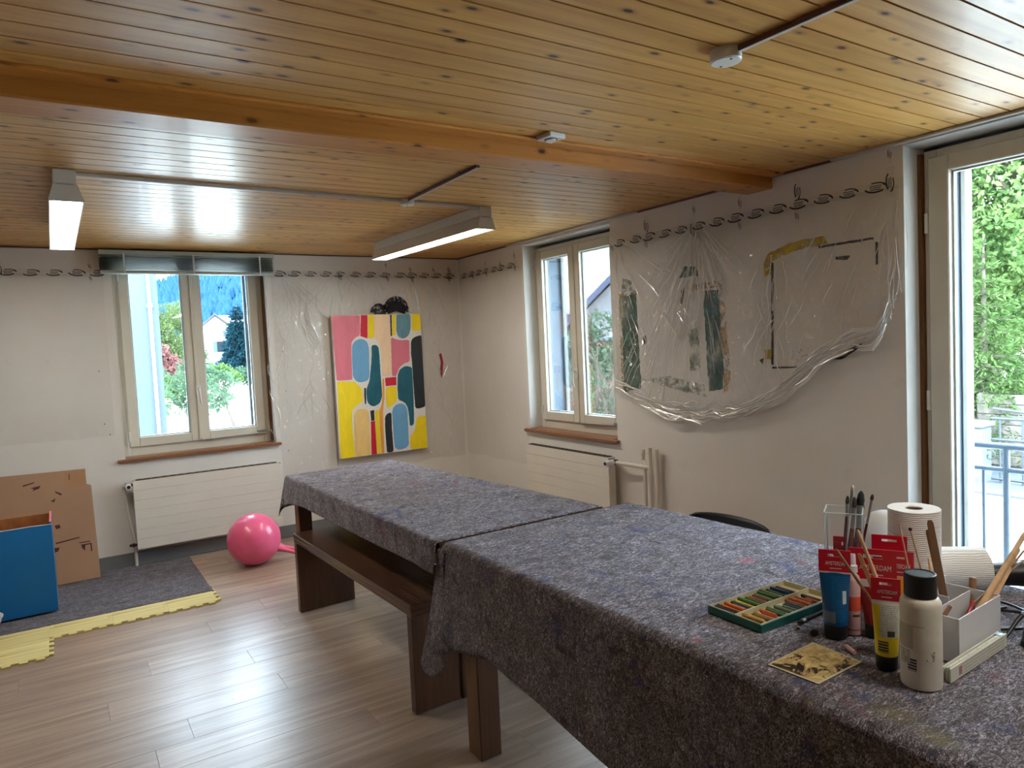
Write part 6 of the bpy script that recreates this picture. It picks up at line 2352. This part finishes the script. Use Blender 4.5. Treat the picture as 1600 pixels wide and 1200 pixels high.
pen = thing('pencil', 'black pencil lying along the green pastel box', 'pencil', (1.53, 1.10, TT))
mb = MB()
mb.tube([(1.524, 1.097, TT + 0.0045), (1.530, 1.097, TT + 0.0045), (1.56, 1.098, TT + 0.0045), (1.668, 1.104, TT + 0.0045)], [0.003, 0.0044, 0.0044, 0.0044], 8)
mb.build('barrel', mat_plain('matt_black', rgb(24, 24, 26), 0.75, 0.1, 30, 0, 0.2), pen)
mb = MB()
mb.tube([(1.540, 1.0973, TT + 0.0045), (1.552, 1.0977, TT + 0.0045)], 0.0048, 10)
mb.build('ferrule', M['steel'], pen)
for (lab, a, b_, r, mt) in (('short pinkish pastel stub lying between the photo card and the pink bottle', (1.487, 0.944), (1.470, 0.915), 0.0055, mat_plain('pink_stub', rgb(190, 150, 146), 0.6)),
                            ('tiny brown pastel stub on the felt in front of the pencil', (1.492, 1.075), (1.503, 1.083), 0.004, PMAT['brown']),
                            ('dark tube cap lying at the foot of the large blue tube', (1.488, 1.028), (1.503, 1.036), 0.009, M['black_plastic'])):
    mb = MB()
    mb.tube([(*a, TT + r), (*b_, TT + r)], [r, r * 0.85], 12)
    tag(mb.build('pastel_stub' if 'stub' in lab else 'tube_cap', mt, None, smooth=True, loc=(*a, TT)), lab, 'pastel' if 'stub' in lab else 'cap')

# photo card with a pale border
t = NT('sepia_print')
n1 = t.noise(t.coords((1, 1.6, 1)), 26, 8, 0.7, 0.8)
n2 = t.noise(t.coords((1, 1.0, 1)), 13, 8, 0.68, 1.2)
c = t.ramp(n1, [(0.3, rgb(120, 92, 54)), (0.5, rgb(206, 182, 122)), (0.7, rgb(240, 224, 172))])
c = t.mix(t.ramp(n2, [(0.50, (0, 0, 0)), (0.54, (1, 1, 1))]), c, rgb(40, 24, 22))
t.principled(c, 0.35, 0.5)
pcard = thing('photo_card', 'sepia photo card with a pale border lying flat before the tubes', 'photo card', (1.37, 0.945, TT - 0.001))
mb = MB()
q = [(1.283, 1.005), (1.459, 1.013), (1.452, 0.886), (1.290, 0.884)]
mb.prism([(x, y, TT - 0.0005) for x, y in q], (0, 0, 0.0007))
mb.build('card', M['cream_tray'], pcard)
mb = MB()
cq = Vector((1.371, 0.947))
mb.prism([((Vector(p) - cq).x * 0.93 + cq.x, (Vector(p) - cq).y * 0.92 + cq.y, TT + 0.0003) for p in q], (0, 0, 0.0002))
mb.build('print', t.m, pcard)


# ------------------------------------------------------------------ outside
M['paving'] = mat_plain('light_paving', rgb(206, 204, 198), 0.8, 0.06, 1.2)
M['gravel'] = mat_plain('light_gravel', rgb(212, 208, 198), 0.9, 0.08, 0.4)
M['soil'] = mat_plain('grey_soil', rgb(58, 62, 66), 0.9, 0.25, 3)
M['galv'] = mat_plain('galvanised_steel', rgb(76, 86, 94), 0.5, 0.08, 20, 0.1)
M['iron'] = mat_plain('wrought_iron', rgb(40, 48, 54), 0.6, 0.15, 20)
M['stone'] = mat_plain('grey_stone', rgb(84, 92, 98), 0.9, 0.15, 6)
M['fence_wood'] = mat_plain('weathered_wood', rgb(84, 80, 74), 0.8, 0.15, 8)
M['render_shaded'] = mat_plain('shaded_pale_render', rgb(58, 68, 80), 0.9, 0.03, 0.8)  # shade put into the colour; the render itself is pale
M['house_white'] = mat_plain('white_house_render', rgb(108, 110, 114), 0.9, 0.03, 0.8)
M['roof_slate'] = mat_plain('slate_roof', rgb(40, 48, 70), 0.8, 0.1, 2)
M['roof_brown'] = mat_plain('brown_roof', rgb(48, 42, 44), 0.8, 0.1, 2)
M['bark'] = mat_plain('bark', rgb(74, 68, 58), 0.9, 0.2, 9)
M['shutter'] = mat_plain('shutter_teal', rgb(34, 62, 68), 0.6)
M['dark_glass'] = mat_plain('dark_glass', rgb(24, 30, 36), 0.6, 0.05, 20, 0, 0.1)
M['leaf_big'] = mat_leaf('broad_leaf', rgb(66, 98, 60), rgb(110, 132, 76))
M['leaf_con'] = mat_leaf('young_conifer', rgb(50, 72, 40), rgb(76, 96, 54), 0.25)
M['leaf_hedge'] = mat_leaf('hedge_leaf', rgb(62, 88, 66), rgb(104, 122, 84))
M['leaf_yel'] = mat_leaf('yellow_green_leaf', rgb(50, 64, 40), rgb(78, 90, 56))
M['leaf_blue'] = mat_leaf('blue_spruce', rgb(10, 30, 38), rgb(24, 50, 58), 0.15)
M['leaf_red'] = mat_leaf('red_blossom', rgb(78, 50, 50), rgb(108, 74, 70), 0.3)
M['leaf_pale'] = mat_leaf('young_tree_leaf', rgb(44, 64, 50), rgb(74, 94, 72))
M['forest'] = mat_leaf('hazed_forest', rgb(20, 44, 70), rgb(38, 66, 92), 0.1)  # distance haze put into the trees' blue
M['hill'] = mat_plain('hazed_hill', rgb(14, 36, 62), 0.95, 0.1, 0.02)  # hillside colour carries the same haze
M['meadow'] = mat_plain('meadow', rgb(120, 136, 84), 0.95, 0.1, 0.1)

mb = MB()
mb.box(-400, 500, YB + 0.36, 700, -1.3, -1.0)
mb.box(XR + 0.36, 500, -200, YB + 0.36, -1.3, -1.0)
g = mb.build('ground', M['gravel'], None, loc=(0, 0, -1), kind='structure')


def leaves(centers, radii, counts, size, seed, shell=0.55, droop=0.0):
    """leaf blades scattered in ellipsoids: returns verts, faces (one kite of two triangles each)"""
    rng = np.random.default_rng(seed)
    V = []
    for c, r, n in zip(centers, radii, counts):
        d = rng.normal(size=(n, 3))
        d /= np.linalg.norm(d, axis=1)[:, None]
        rad = shell + (1 - shell) * rng.random(n) ** 0.6
        p = np.array(c) + d * np.array(r) * rad[:, None]
        a = rng.normal(size=(n, 3))
        a[:, 2] -= droop
        a /= np.linalg.norm(a, axis=1)[:, None]
        b = np.cross(a, rng.normal(size=(n, 3)))
        b /= np.linalg.norm(b, axis=1)[:, None]
        s = size * (0.6 + 0.8 * rng.random(n))[:, None]
        V.append(np.stack([p - a * s * 0.5, p + b * s * 0.28, p + a * s * 0.5, p - b * s * 0.28], 1).reshape(-1, 3))
    V = np.concatenate(V)
    F = np.arange(len(V), dtype=np.int32).reshape(-1, 4)
    return V, F


def tree(name, label, base, trunk, clumps, size, mat, seed, group=None, droop=0.0, trunk_r=0.12, cat='tree'):
    root = thing(name, label, cat, base, group)
    mb = MB()
    mb.tube(trunk, [trunk_r * (1 - 0.6 * i / max(1, len(trunk) - 1)) for i in range(len(trunk))], 9)
    top = Vector(trunk[-1])
    mid = Vector(trunk[max(0, len(trunk) - 2)])
    for i, (c, r, n) in enumerate(clumps[:9]):
        s_ = mid.lerp(top, random.random())
        e = s_.lerp(Vector(c), 0.85)
        m_ = s_.lerp(e, 0.5) + Vector((0, 0, 0.06 * (e - s_).length))
        mb.tube([s_, m_, e], [trunk_r * 0.4, trunk_r * 0.25, trunk_r * 0.12], 6)
    mb.build('trunk', M['bark'], root, smooth=True)
    V, F = leaves([c for c, r, n in clumps], [r for c, r, n in clumps], [n for c, r, n in clumps], size, seed, droop=droop)
    npmesh('foliage', V, F, mat, root, kind='stuff')
    return root


def clump_cloud(c, R, k, n, rs, seed):
    rng = np.random.default_rng(seed)
    out = []
    for _ in range(k):
        d = rng.normal(size=3)
        d /= np.linalg.norm(d)
        q = np.array(c) + d * np.array(R) * (0.45 + 0.55 * rng.random())
        s = rs * (0.7 + 0.6 * rng.random())
        out.append((tuple(q), (s, s, s * 0.8), n))
    return out


def conifer(name, label, base, h, r, n, size, mat, seed, group=None, tiers=14):
    root = thing(name, label, 'tree', base, group)
    x, y, z = base
    mb = MB()
    mb.tube([(x, y, z), (x, y, z + h * 0.6), (x, y, z + h)], [r * 0.09, r * 0.05, r * 0.012], 7)
    rng = np.random.default_rng(seed)
    V = []
    for k in range(tiers):
        f = (k + 0.5) / tiers
        zz = z + h * (0.08 + 0.9 * f)
        rr = r * (1 - f) ** 0.85 + 0.02 * r
        nb = 9 if k < tiers * 0.8 else 6
        for j in range(nb):
            an = 2 * PI * (j + rng.random() * 0.6) / nb + k
            L = rr * (0.8 + 0.4 * rng.random())
            up = 0.35 if f > 0.8 else -0.12
            e = np.array([x + L * math.cos(an), y + L * math.sin(an), zz + L * up])
            s0 = np.array([x, y, zz])
            mb.tube([s0, e], [r * 0.018, r * 0.006], 4)
            m = max(6, int(n * L / (r * tiers * 5)))
            tt = rng.random(m) ** 0.7
            p = s0 + (e - s0) * tt[:, None] + rng.normal(size=(m, 3)) * L * 0.10
            dirv = (e - s0) / L + rng.normal(size=(m, 3)) * 0.55
            dirv /= np.linalg.norm(dirv, axis=1)[:, None]
            b = np.cross(dirv, rng.normal(size=(m, 3)))
            b /= np.linalg.norm(b, axis=1)[:, None]
            ss = size * (0.7 + 0.6 * rng.random(m))[:, None]
            V.append(np.stack([p, p + dirv * ss * 0.5 + b * ss * 0.13, p + dirv * ss, p + dirv * ss * 0.5 - b * ss * 0.13], 1).reshape(-1, 3))
    mb.build('trunk', M['bark'], root)
    V = np.concatenate(V)
    npmesh('foliage', V, np.arange(len(V), dtype=np.int32).reshape(-1, 4), mat, root, kind='stuff')
    return root


# beyond the balcony door
bal = structure('balcony_slab', (3.8, 1.2, -0.12))
mb = MB()
mb.box(XR + 0.345, 4.06, 0.2, 2.7, -0.24, -0.06, 0.004)
mb.build('slab', M['paving'], bal)
rail = thing('balcony_railing', 'galvanised steel balcony railing with round bars outside the glass door', 'railing', (4.0, 1.4, -0.06))
for (z, r) in ((0.862, 0.017), (0.742, 0.013)):
    mb = MB()
    mb.tube([(4.0, 0.25, z), (4.0, 2.65, z)], r, 12)
    mb.build('rail_bar', M['galv'], rail, smooth=True)
y = 0.291
k = 0
while y < 2.65:
    mb = MB()
    thick = k % 4 == 1
    mb.tube([(4.0, y, -0.06), (4.0, y, 0.862 if thick else 0.742)], 0.016 if thick else 0.008, 10)
    mb.build('baluster', M['galv'], rail, smooth=True)
    y += 0.1048
    k += 1

terrace = structure('terrace', (8, 3, -1))
ps_me = None
for i in range(8):
    for j in range(7):
        if ps_me is None:
            mb = MB()
            mb.box(-0.343, 0.343, -0.493, 0.493, 0, 0.02, 0.004)
            bmesh.ops.recalc_face_normals(mb.b, faces=mb.b.faces[:])
            ps_me = bpy.data.meshes.new('paving_slab')
            mb.b.to_mesh(ps_me)
            mb.b.free()
            ps_me.materials.append(M['paving'])
        o = link('paving_slab', ps_me, terrace)
        o.location = (5.8 + 0.7 * i - 8, 0.6 + 1.0 * j - 3, 0.0)
mb = MB()
mb.box(11.1, 15.5, 0, 12, -0.999, -0.96)
mb.build('garden_bed', M['soil'], None, loc=(12, 5, -1), kind='structure')

post = thing('stone_post', 'squat grey stone post by the iron gate at the edge of the paving', 'post', (11.9, 5.35, -0.98))
mb = MB()
mb.box(11.72, 12.06, 5.18, 5.52, -0.98, -0.12, 0.02)
mb.build('shaft', M['stone'], post)
mb = MB()
mb.box(11.68, 12.10, 5.14, 5.56, -0.119, -0.04, 0.02)
mb.build('cap_stone', M['stone'], post)
gate = thing('iron_gate', 'low wrought iron gate with scrolls beside the stone post', 'gate', (11.9, 4.6, -0.98))
for z in (-0.90, -0.30, 0.02):
    mb = MB()
    mb.tube([(11.9, 3.4, z), (11.9, 5.12, z)], 0.022, 8)
    mb.build('gate_rail', M['iron'], gate, smooth=True)
for k in range(6):
    y0 = 3.5 + k * 0.3
    mb = MB()
    mb.tube([(11.9, y0, -0.98), (11.9, y0, 0.02)], 0.016, 8)
    mb.build('gate_bar', M['iron'], gate, smooth=True)
    mb = MB()
    sp_ = []
    for q in range(26):
        th = q / 25 * 2.2 * 2 * PI / 2
        rr_ = 0.11 * (1 - q / 32)
        sp_.append((11.9, y0 + 0.14 + rr_ * math.cos(th), -0.44 - 0.12 * (k % 2) + rr_ * math.sin(th)))
    mb.tube(sp_, 0.012, 6)
    mb.build('scroll', M['iron'], gate, smooth=True)
mb = MB()
mb.tube([(11.9, 3.4, 0.02), (11.9, 3.9, 0.16), (11.9, 4.4, 0.10), (11.9, 5.08, 0.17)], 0.02, 8)
mb.build('top_scroll', M['iron'], gate, smooth=True)
fence = thing('wooden_fence', 'weathered wooden board fence behind the iron gate', 'fence', (13.2, 4.9, -0.98))
for k in range(7):
    mb = MB()
    mb.box(13.2, 13.23, 3.2, 5.9, -0.92 + k * 0.17, -0.76 + k * 0.17, 0.006)
    mb.build('board', M['fence_wood'], fence)
for y in (3.3, 4.6, 5.85):
    mb = MB()
    mb.box(13.232, 13.30, y - 0.04, y + 0.04, -0.98, 0.28, 0.006)
    mb.build('fence_post', M['fence_wood'], fence)

tree('broadleaf_tree', 'tall green broadleaf tree filling the balcony door', (17.5, 7.6, -1), [(17.5, 7.6, -1), (17.4, 7.5, 2.0), (17.1, 7.8, 4.5), (16.7, 7.3, 6.5)],
     clump_cloud((17.2, 7.4, 4.9), (3.6, 3.9, 4.0), 60, 1300, 1.0, 5), 0.115, M['leaf_big'], 21, 'trees beyond the balcony', trunk_r=0.3)
tree('broadleaf_tree', 'paler green broadleaf tree behind the tall one, beyond the balcony', (22.5, 12.0, -1), [(22.5, 12, -1), (22.5, 12, 3.0), (22.0, 11.8, 6.0)],
     clump_cloud((22.3, 11.4, 5.4), (4.2, 4.6, 5.4), 56, 900, 1.3, 6), 0.16, M['leaf_yel'], 22, 'trees beyond the balcony', trunk_r=0.3)
tree('broadleaf_tree', 'dark green broadleaf tree at the far side of the balcony view', (21.5, 5.6, -1), [(21.5, 5.6, -1), (21.5, 5.8, 3.0), (21.3, 5.4, 6.0)],
     clump_cloud((21.2, 5.6, 4.6), (4.0, 4.4, 5.2), 56, 900, 1.25, 16), 0.16, M['leaf_hedge'], 24, 'trees beyond the balcony', trunk_r=0.3)
conifer('young_conifer', 'young light green conifer in front of the leafy trees', (13.6, 5.95, -0.96), 3.95, 0.95, 9000, 0.12, M['leaf_con'], 31, tiers=17)
for i, (x, y, w, lab) in enumerate(((14.6, 7.4, 1.0, 'clipped round shrub nearest to the door frame edge'), (14.4, 6.4, 0.9, 'round shrub at the foot of the young conifer'), (14.9, 5.3, 1.0, 'round shrub behind the wooden fence'), (15.2, 4.2, 1.0, 'round shrub beyond the iron gate'))):
    tree('garden_shrub', lab, (x, y, -0.97), [(x, y, -0.97), (x, y, -0.4), (x, y, 0.2)], clump_cloud((x, y, 0.0), (0.75, 0.75, 0.75), 10, 420, 0.42, 70 + i), 0.10, M['leaf_hedge'], 80 + i, 'shrubs beyond the paving', trunk_r=0.05, cat='shrub')

# beyond the back window: neighbouring house corner, square, planting, houses, wooded hill
nb = thing('neighbour_building', 'pale rendered house corner, coloured as in blue shade, with a white downpipe outside the back window', 'building', (-2, 10.2, -1))
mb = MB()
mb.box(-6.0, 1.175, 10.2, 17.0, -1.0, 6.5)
mb.build('walls', M['render_shaded'], nb)
mb = MB()
mb.box(-6.3, 1.45, 9.9, 17.3, 6.5, 6.75)
mb.build('roof', M['roof_brown'], nb)
mb = MB()
mb.tube([(1.072, 10.165, -0.99), (1.072, 10.165, 6.4)], 0.019, 14)
mb.build('downpipe', M['white_plastic'], nb, smooth=True)
for z in (0.4, 2.2, 4.2):
    mb = MB()
    mb.tube([(1.072, 10.165, z - 0.02), (1.072, 10.165, z + 0.02)], 0.034, 14)
    mb.build('pipe_bracket', M['white_plastic'], nb, smooth=True)

tree('young_tree', 'young staked tree on the pale square, seen in the back window', (5.17, 26.3, -1), [(5.17, 26.3, -1), (4.95, 26.2, -0.3), (4.85, 26.2, 0.9)],
     clump_cloud((4.7, 26.2, 0.55), (0.85, 0.85, 0.75), 22, 34, 0.30, 40), 0.16, M['leaf_pale'], 41, 'young trees on the square', trunk_r=0.06)
stk = thing('tree_stake', 'thin wooden stake beside the young staked tree', 'stake', (4.55, 26.2, -1))
mb = MB()
mb.tube([(4.55, 26.2, -1), (4.55, 26.2, 0.3)], 0.03, 8)
mb.build('stake_pole', M['fence_wood'], stk)
tree('young_tree', 'streaky young tree at the corner of the pale shaded house', (2.95, 21.0, -1), [(2.95, 21.0, -1), (2.95, 21.0, -0.2), (3.0, 21.0, 1.2)],
     clump_cloud((2.95, 21.0, 0.65), (0.7, 0.6, 0.8), 20, 40, 0.28, 43), 0.15, M['leaf_pale'], 44, 'young trees on the square', trunk_r=0.05)
tree('leafy_tree', 'yellow green leafy tree behind the square, left part of the back window', (7.6, 62, -1), [(7.6, 62, -1), (7.6, 62, 1), (7.6, 62, 4)],
     clump_cloud((7.4, 62, 3.6), (2.6, 2.6, 3.0), 26, 420, 1.1, 45), 0.22, M['leaf_yel'], 46, 'trees behind the square', trunk_r=0.2)
tree('leafy_tree', 'rounded pale green tree next to the central window bar', (9.5, 66, -1), [(9.5, 66, -1), (9.5, 66, 1), (9.5, 66, 4)],
     clump_cloud((9.5, 66, 3.4), (1.1, 1.1, 3.0), 16, 420, 0.8, 47), 0.22, M['leaf_yel'], 48, 'trees behind the square', trunk_r=0.2)
tree('blossom_bush', 'reddish flowering bush at the edge of the pale shaded house', (6.0, 52, -1), [(6.0, 52, -1), (6.0, 52, 0), (6.0, 52, 1.2)],
     clump_cloud((6.0, 52, 0.9), (1.2, 1.2, 1.3), 16, 130, 0.6, 49), 0.26, M['leaf_red'], 50, cat='bush')
tree('green_bush', 'bright green bush below the reddish flowering bush', (5.7, 44, -1), [(5.7, 44, -1), (5.7, 44, -0.4), (5.7, 44, 0.3)],
     clump_cloud((5.7, 44, -0.2), (1.5, 1.0, 0.7), 14, 130, 0.5, 51), 0.2, M['leaf_con'], 52, 'bushes around the square', cat='bush')
tree('green_bush', 'dense green bush left of the white gabled house', (10.8, 60, -1), [(10.8, 60, -1), (10.8, 60, -0.4), (10.8, 60, 0.3)],
     clump_cloud((10.9, 60, -0.1), (1.6, 1.0, 0.9), 14, 130, 0.6, 53), 0.25, M['leaf_con'], 54, 'bushes around the square', cat='bush')
tree('green_bush', 'spiky green bush at the foot of the blue spruce', (14.6, 63, -1), [(14.6, 63, -1), (14.6, 63, -0.2), (14.6, 63, 0.6)],
     clump_cloud((14.4, 63, 0.0), (2.6, 1.0, 1.2), 20, 140, 0.6, 55), 0.28, M['leaf_pale'], 56, 'bushes around the square', cat='bush')
tree('green_bush', 'yellow tinged bush at the far edge of the back window', (16.6, 66, -1), [(16.6, 66, -1), (16.6, 66, 0.2), (16.6, 66, 2.0)],
     clump_cloud((16.8, 66, 1.6), (1.5, 1.2, 2.2), 20, 140, 0.8, 57), 0.32, M['leaf_yel'], 58, 'bushes around the square', cat='bush')
conifer('blue_spruce', 'tall blue green spruce beside the white gabled house', (17.6, 84, -1), 8.2, 2.1, 9000, 0.5, M['leaf_blue'], 61, tiers=18)


def house(label, x, y, w, d, zb_, he, hr, wallm, roofm, rz, wins=()):
    """gabled house, gable towards local -y"""
    root = thing('house', label, 'house', (x, y, zb_), None, rz)
    H = ROOT[root.name]
    mb = MB()
    mb.prism([H @ Vector(p) for p in ((-w / 2, -d / 2, 0), (w / 2, -d / 2, 0), (w / 2, -d / 2, he), (0, -d / 2, hr), (-w / 2, -d / 2, he))], H.to_3x3() @ Vector((0, d, 0)))
    mb.build('walls', wallm, root)
    for s in (-1, 1):
        mb = MB()
        e = w / 2 + 0.5
        ze = he - (hr - he) * 0.5 / (w / 2)
        pts = [(0, -d / 2 - 0.5, hr + 0.05), (s * e, -d / 2 - 0.5, ze + 0.05), (s * e, -d / 2 - 0.5, ze + 0.22), (0, -d / 2 - 0.5, hr + 0.25)]
        mb.prism([H @ Vector(p) for p in pts], H.to_3x3() @ Vector((0, d + 1.0, 0)))
        mb.build('roof_plane', roofm, root)
    for (u, z, ww, hh) in wins:
        mb = MB()
        mb.box(u - ww / 2, u + ww / 2, -d / 2 - 0.05, -d / 2 + 0.02, z, z + hh, mat=H)
        wd = mb.build('window', M['dark_glass'], root)
        for s in (-1, 1):
            mb = MB()
            mb.box(u + s * (ww / 2 + 0.22) - 0.2, u + s * (ww / 2 + 0.22) + 0.2, -d / 2 - 0.08, -d / 2 - 0.002, z, z + hh, mat=H)
            mb.build('shutter', M['shutter'], wd)
    return root


house('white gabled house with teal shutters beyond the square', 16.5, 92, 5.6, 9, -1.5, 5.4, 7.8, M['house_white'], M['roof_brown'], math.radians(-8),
      ((0.5, 3.6, 0.9, 1.2), (0.5, 1.2, 0.9, 1.3), (-1.4, 1.2, 0.8, 1.2)))
house('house with a brown roof half hidden behind the blue spruce', 27.5, 118, 9, 10, -1.0, 7.0, 8.8, M['house_white'], M['roof_brown'], math.radians(80))
house('large white neighbouring house outside the right hand window', 19.5, 23.8, 12, 13, -1.0, 3.6, 6.7, M['house_white'], M['house_white'], math.radians(50))
house('low house with a slate blue roof outside the right hand window', 14.4, 15.6, 3.4, 4.0, -1.0, 3.0, 4.6, M['house_white'], M['roof_slate'], math.radians(-40))

tree('leafy_shrub', 'bright green pointed shrub outside the right hand window', (9.3, 11.4, -1), [(9.3, 11.4, -1), (9.3, 11.4, 0.5), (9.3, 11.4, 2.0)],
     clump_cloud((9.3, 11.4, 1.25), (0.5, 0.5, 0.9), 16, 240, 0.36, 90), 0.10, M['leaf_pale'], 91, trunk_r=0.06, cat='shrub')


def twig_bush(label, base, R, n, leafn, mat, seed, group):
    root = thing('twiggy_bush', label, 'bush', base, group)
    rng = random.Random(seed)
    mb = MB()
    x, y, z = base
    for k in range(n):
        an, el = rng.uniform(0, 2 * PI), rng.uniform(0.5, 1.5)
        p = Vector((x + rng.uniform(-0.3, 0.3), y + rng.uniform(-0.3, 0.3), z))
        pts = [p]
        d = Vector((math.cos(an) * math.cos(el), math.sin(an) * math.cos(el), math.sin(el)))
        for s in range(5):
            d = (d + Vector((rng.uniform(-.5, .5), rng.uniform(-.5, .5), rng.uniform(-.35, .3)))).normalized()
            p = p + d * R * 0.3
            pts.append(p)
        mb.tube(pts, [0.022, 0.018, 0.014, 0.011, 0.008, 0.005], 4)
    o = mb.build('twigs', M['bark'], root, kind='stuff')
    V, F = leaves([(x, y, z + R * 0.7)], [(R, R, R * 0.75)], [leafn], 0.09, seed, shell=0.2)
    npmesh('foliage', V, F, mat, root, kind='stuff')
    return root


gt = 'twiggy bushes outside the right hand window'
twig_bush('tangled twiggy bush outside the right hand window, nearest the house', (6.3, 8.3, -1), 1.5, 110, 700, M['leaf_pale'], 101, gt)
twig_bush('tangled twiggy bush with pale leaves under the pointed shrub', (7.6, 9.0, -1), 1.7, 110, 800, M['leaf_pale'], 102, gt)
twig_bush('tangled twiggy bush furthest along the hedge outside the right hand window', (8.6, 9.6, -1), 1.7, 110, 800, M['leaf_pale'], 103, gt)
wallr = thing('red_garden_wall', 'low reddish garden wall behind the twiggy bushes', 'wall', (11, 13.0, -1))
mb = MB()
mb.box(6.5, 12.6, 13.2, 13.4, -1.0, 1.45, 0.01)
mb.build('masonry', mat_plain('reddish_wall', rgb(150, 92, 82), 0.9, 0.2, 2), wallr)
mb = MB()
mb.box(6.4, 12.7, 13.14, 13.46, 1.452, 1.54, 0.01)
mb.build('coping', M['stone'], wallr)

# wooded hill: ridge rises to the right
RIDGE = [(-8, 26), (4, 46), (7.2, 56), (9, 64), (10.6, 74), (13, 86), (16, 92), (25, 100), (38, 104), (50, 104), (70, 70)]


def hill_z(az, dist):
    rz_ = pw(az, RIDGE)
    f = min(1, max(0, (dist - 260) / 340.0))
    return -2 + (rz_ + 2) * (f ** 0.9) - max(0, dist - 600) * 0.12


hill = structure('hill', (150, 500, 0))
mb = MB()


def hill_fn(a, b):
    az, d = lerp(-8, 70, a), lerp(240, 700, b)
    return Vector((d * math.sin(math.radians(az)), d * math.cos(math.radians(az)), hill_z(az, d)))


mb.grid(hill_fn, 60, 24)
mb.build('hillside', M['hill'], hill, smooth=True)
rng = np.random.default_rng(77)
VV, FF = [], []
nt_ = 5200
az = np.where(rng.random(nt_) < 0.6, rng.uniform(4, 22, nt_), rng.uniform(22, 56, nt_))
dd = 262 + 345 * rng.random(nt_) ** 0.8
base = 0
for a_, d_ in zip(az, dd):
    x, y, z = d_ * math.sin(math.radians(a_)), d_ * math.cos(math.radians(a_)), hill_z(a_, d_) - 1.0
    h = rng.uniform(7, 13)
    r = h * rng.uniform(0.2, 0.34)
    ph = rng.uniform(0, 6)
    for (zz, rr_) in ((0.12, 1.0), (0.42, 0.72)):
        ring = [(x + r * rr_ * math.cos(ph + 2 * PI * j / 6) * (1.0 if j % 2 else 0.72), y + r * rr_ * math.sin(ph + 2 * PI * j / 6) * (1.0 if j % 2 else 0.72), z + h * zz) for j in range(6)]
        VV += ring + [(x, y, z + h * (zz + 0.55))]
        FF += [(base + j, base + (j + 1) % 6, base + 6) for j in range(6)]
        base += 7
npmesh('forest', VV, FF, M['forest'], hill, kind='stuff')
mb = MB()
mb.grid(lambda a, b: Vector((lerp(20, 60, a), lerp(150, 235, b), lerp(4.5, 11.0, b) * (0.4 + 0.6 * math.sin(a * PI)) - 1)), 16, 8)
mb.build('meadow_slope', M['meadow'], None, smooth=True, loc=(40, 190, 0), kind='structure')
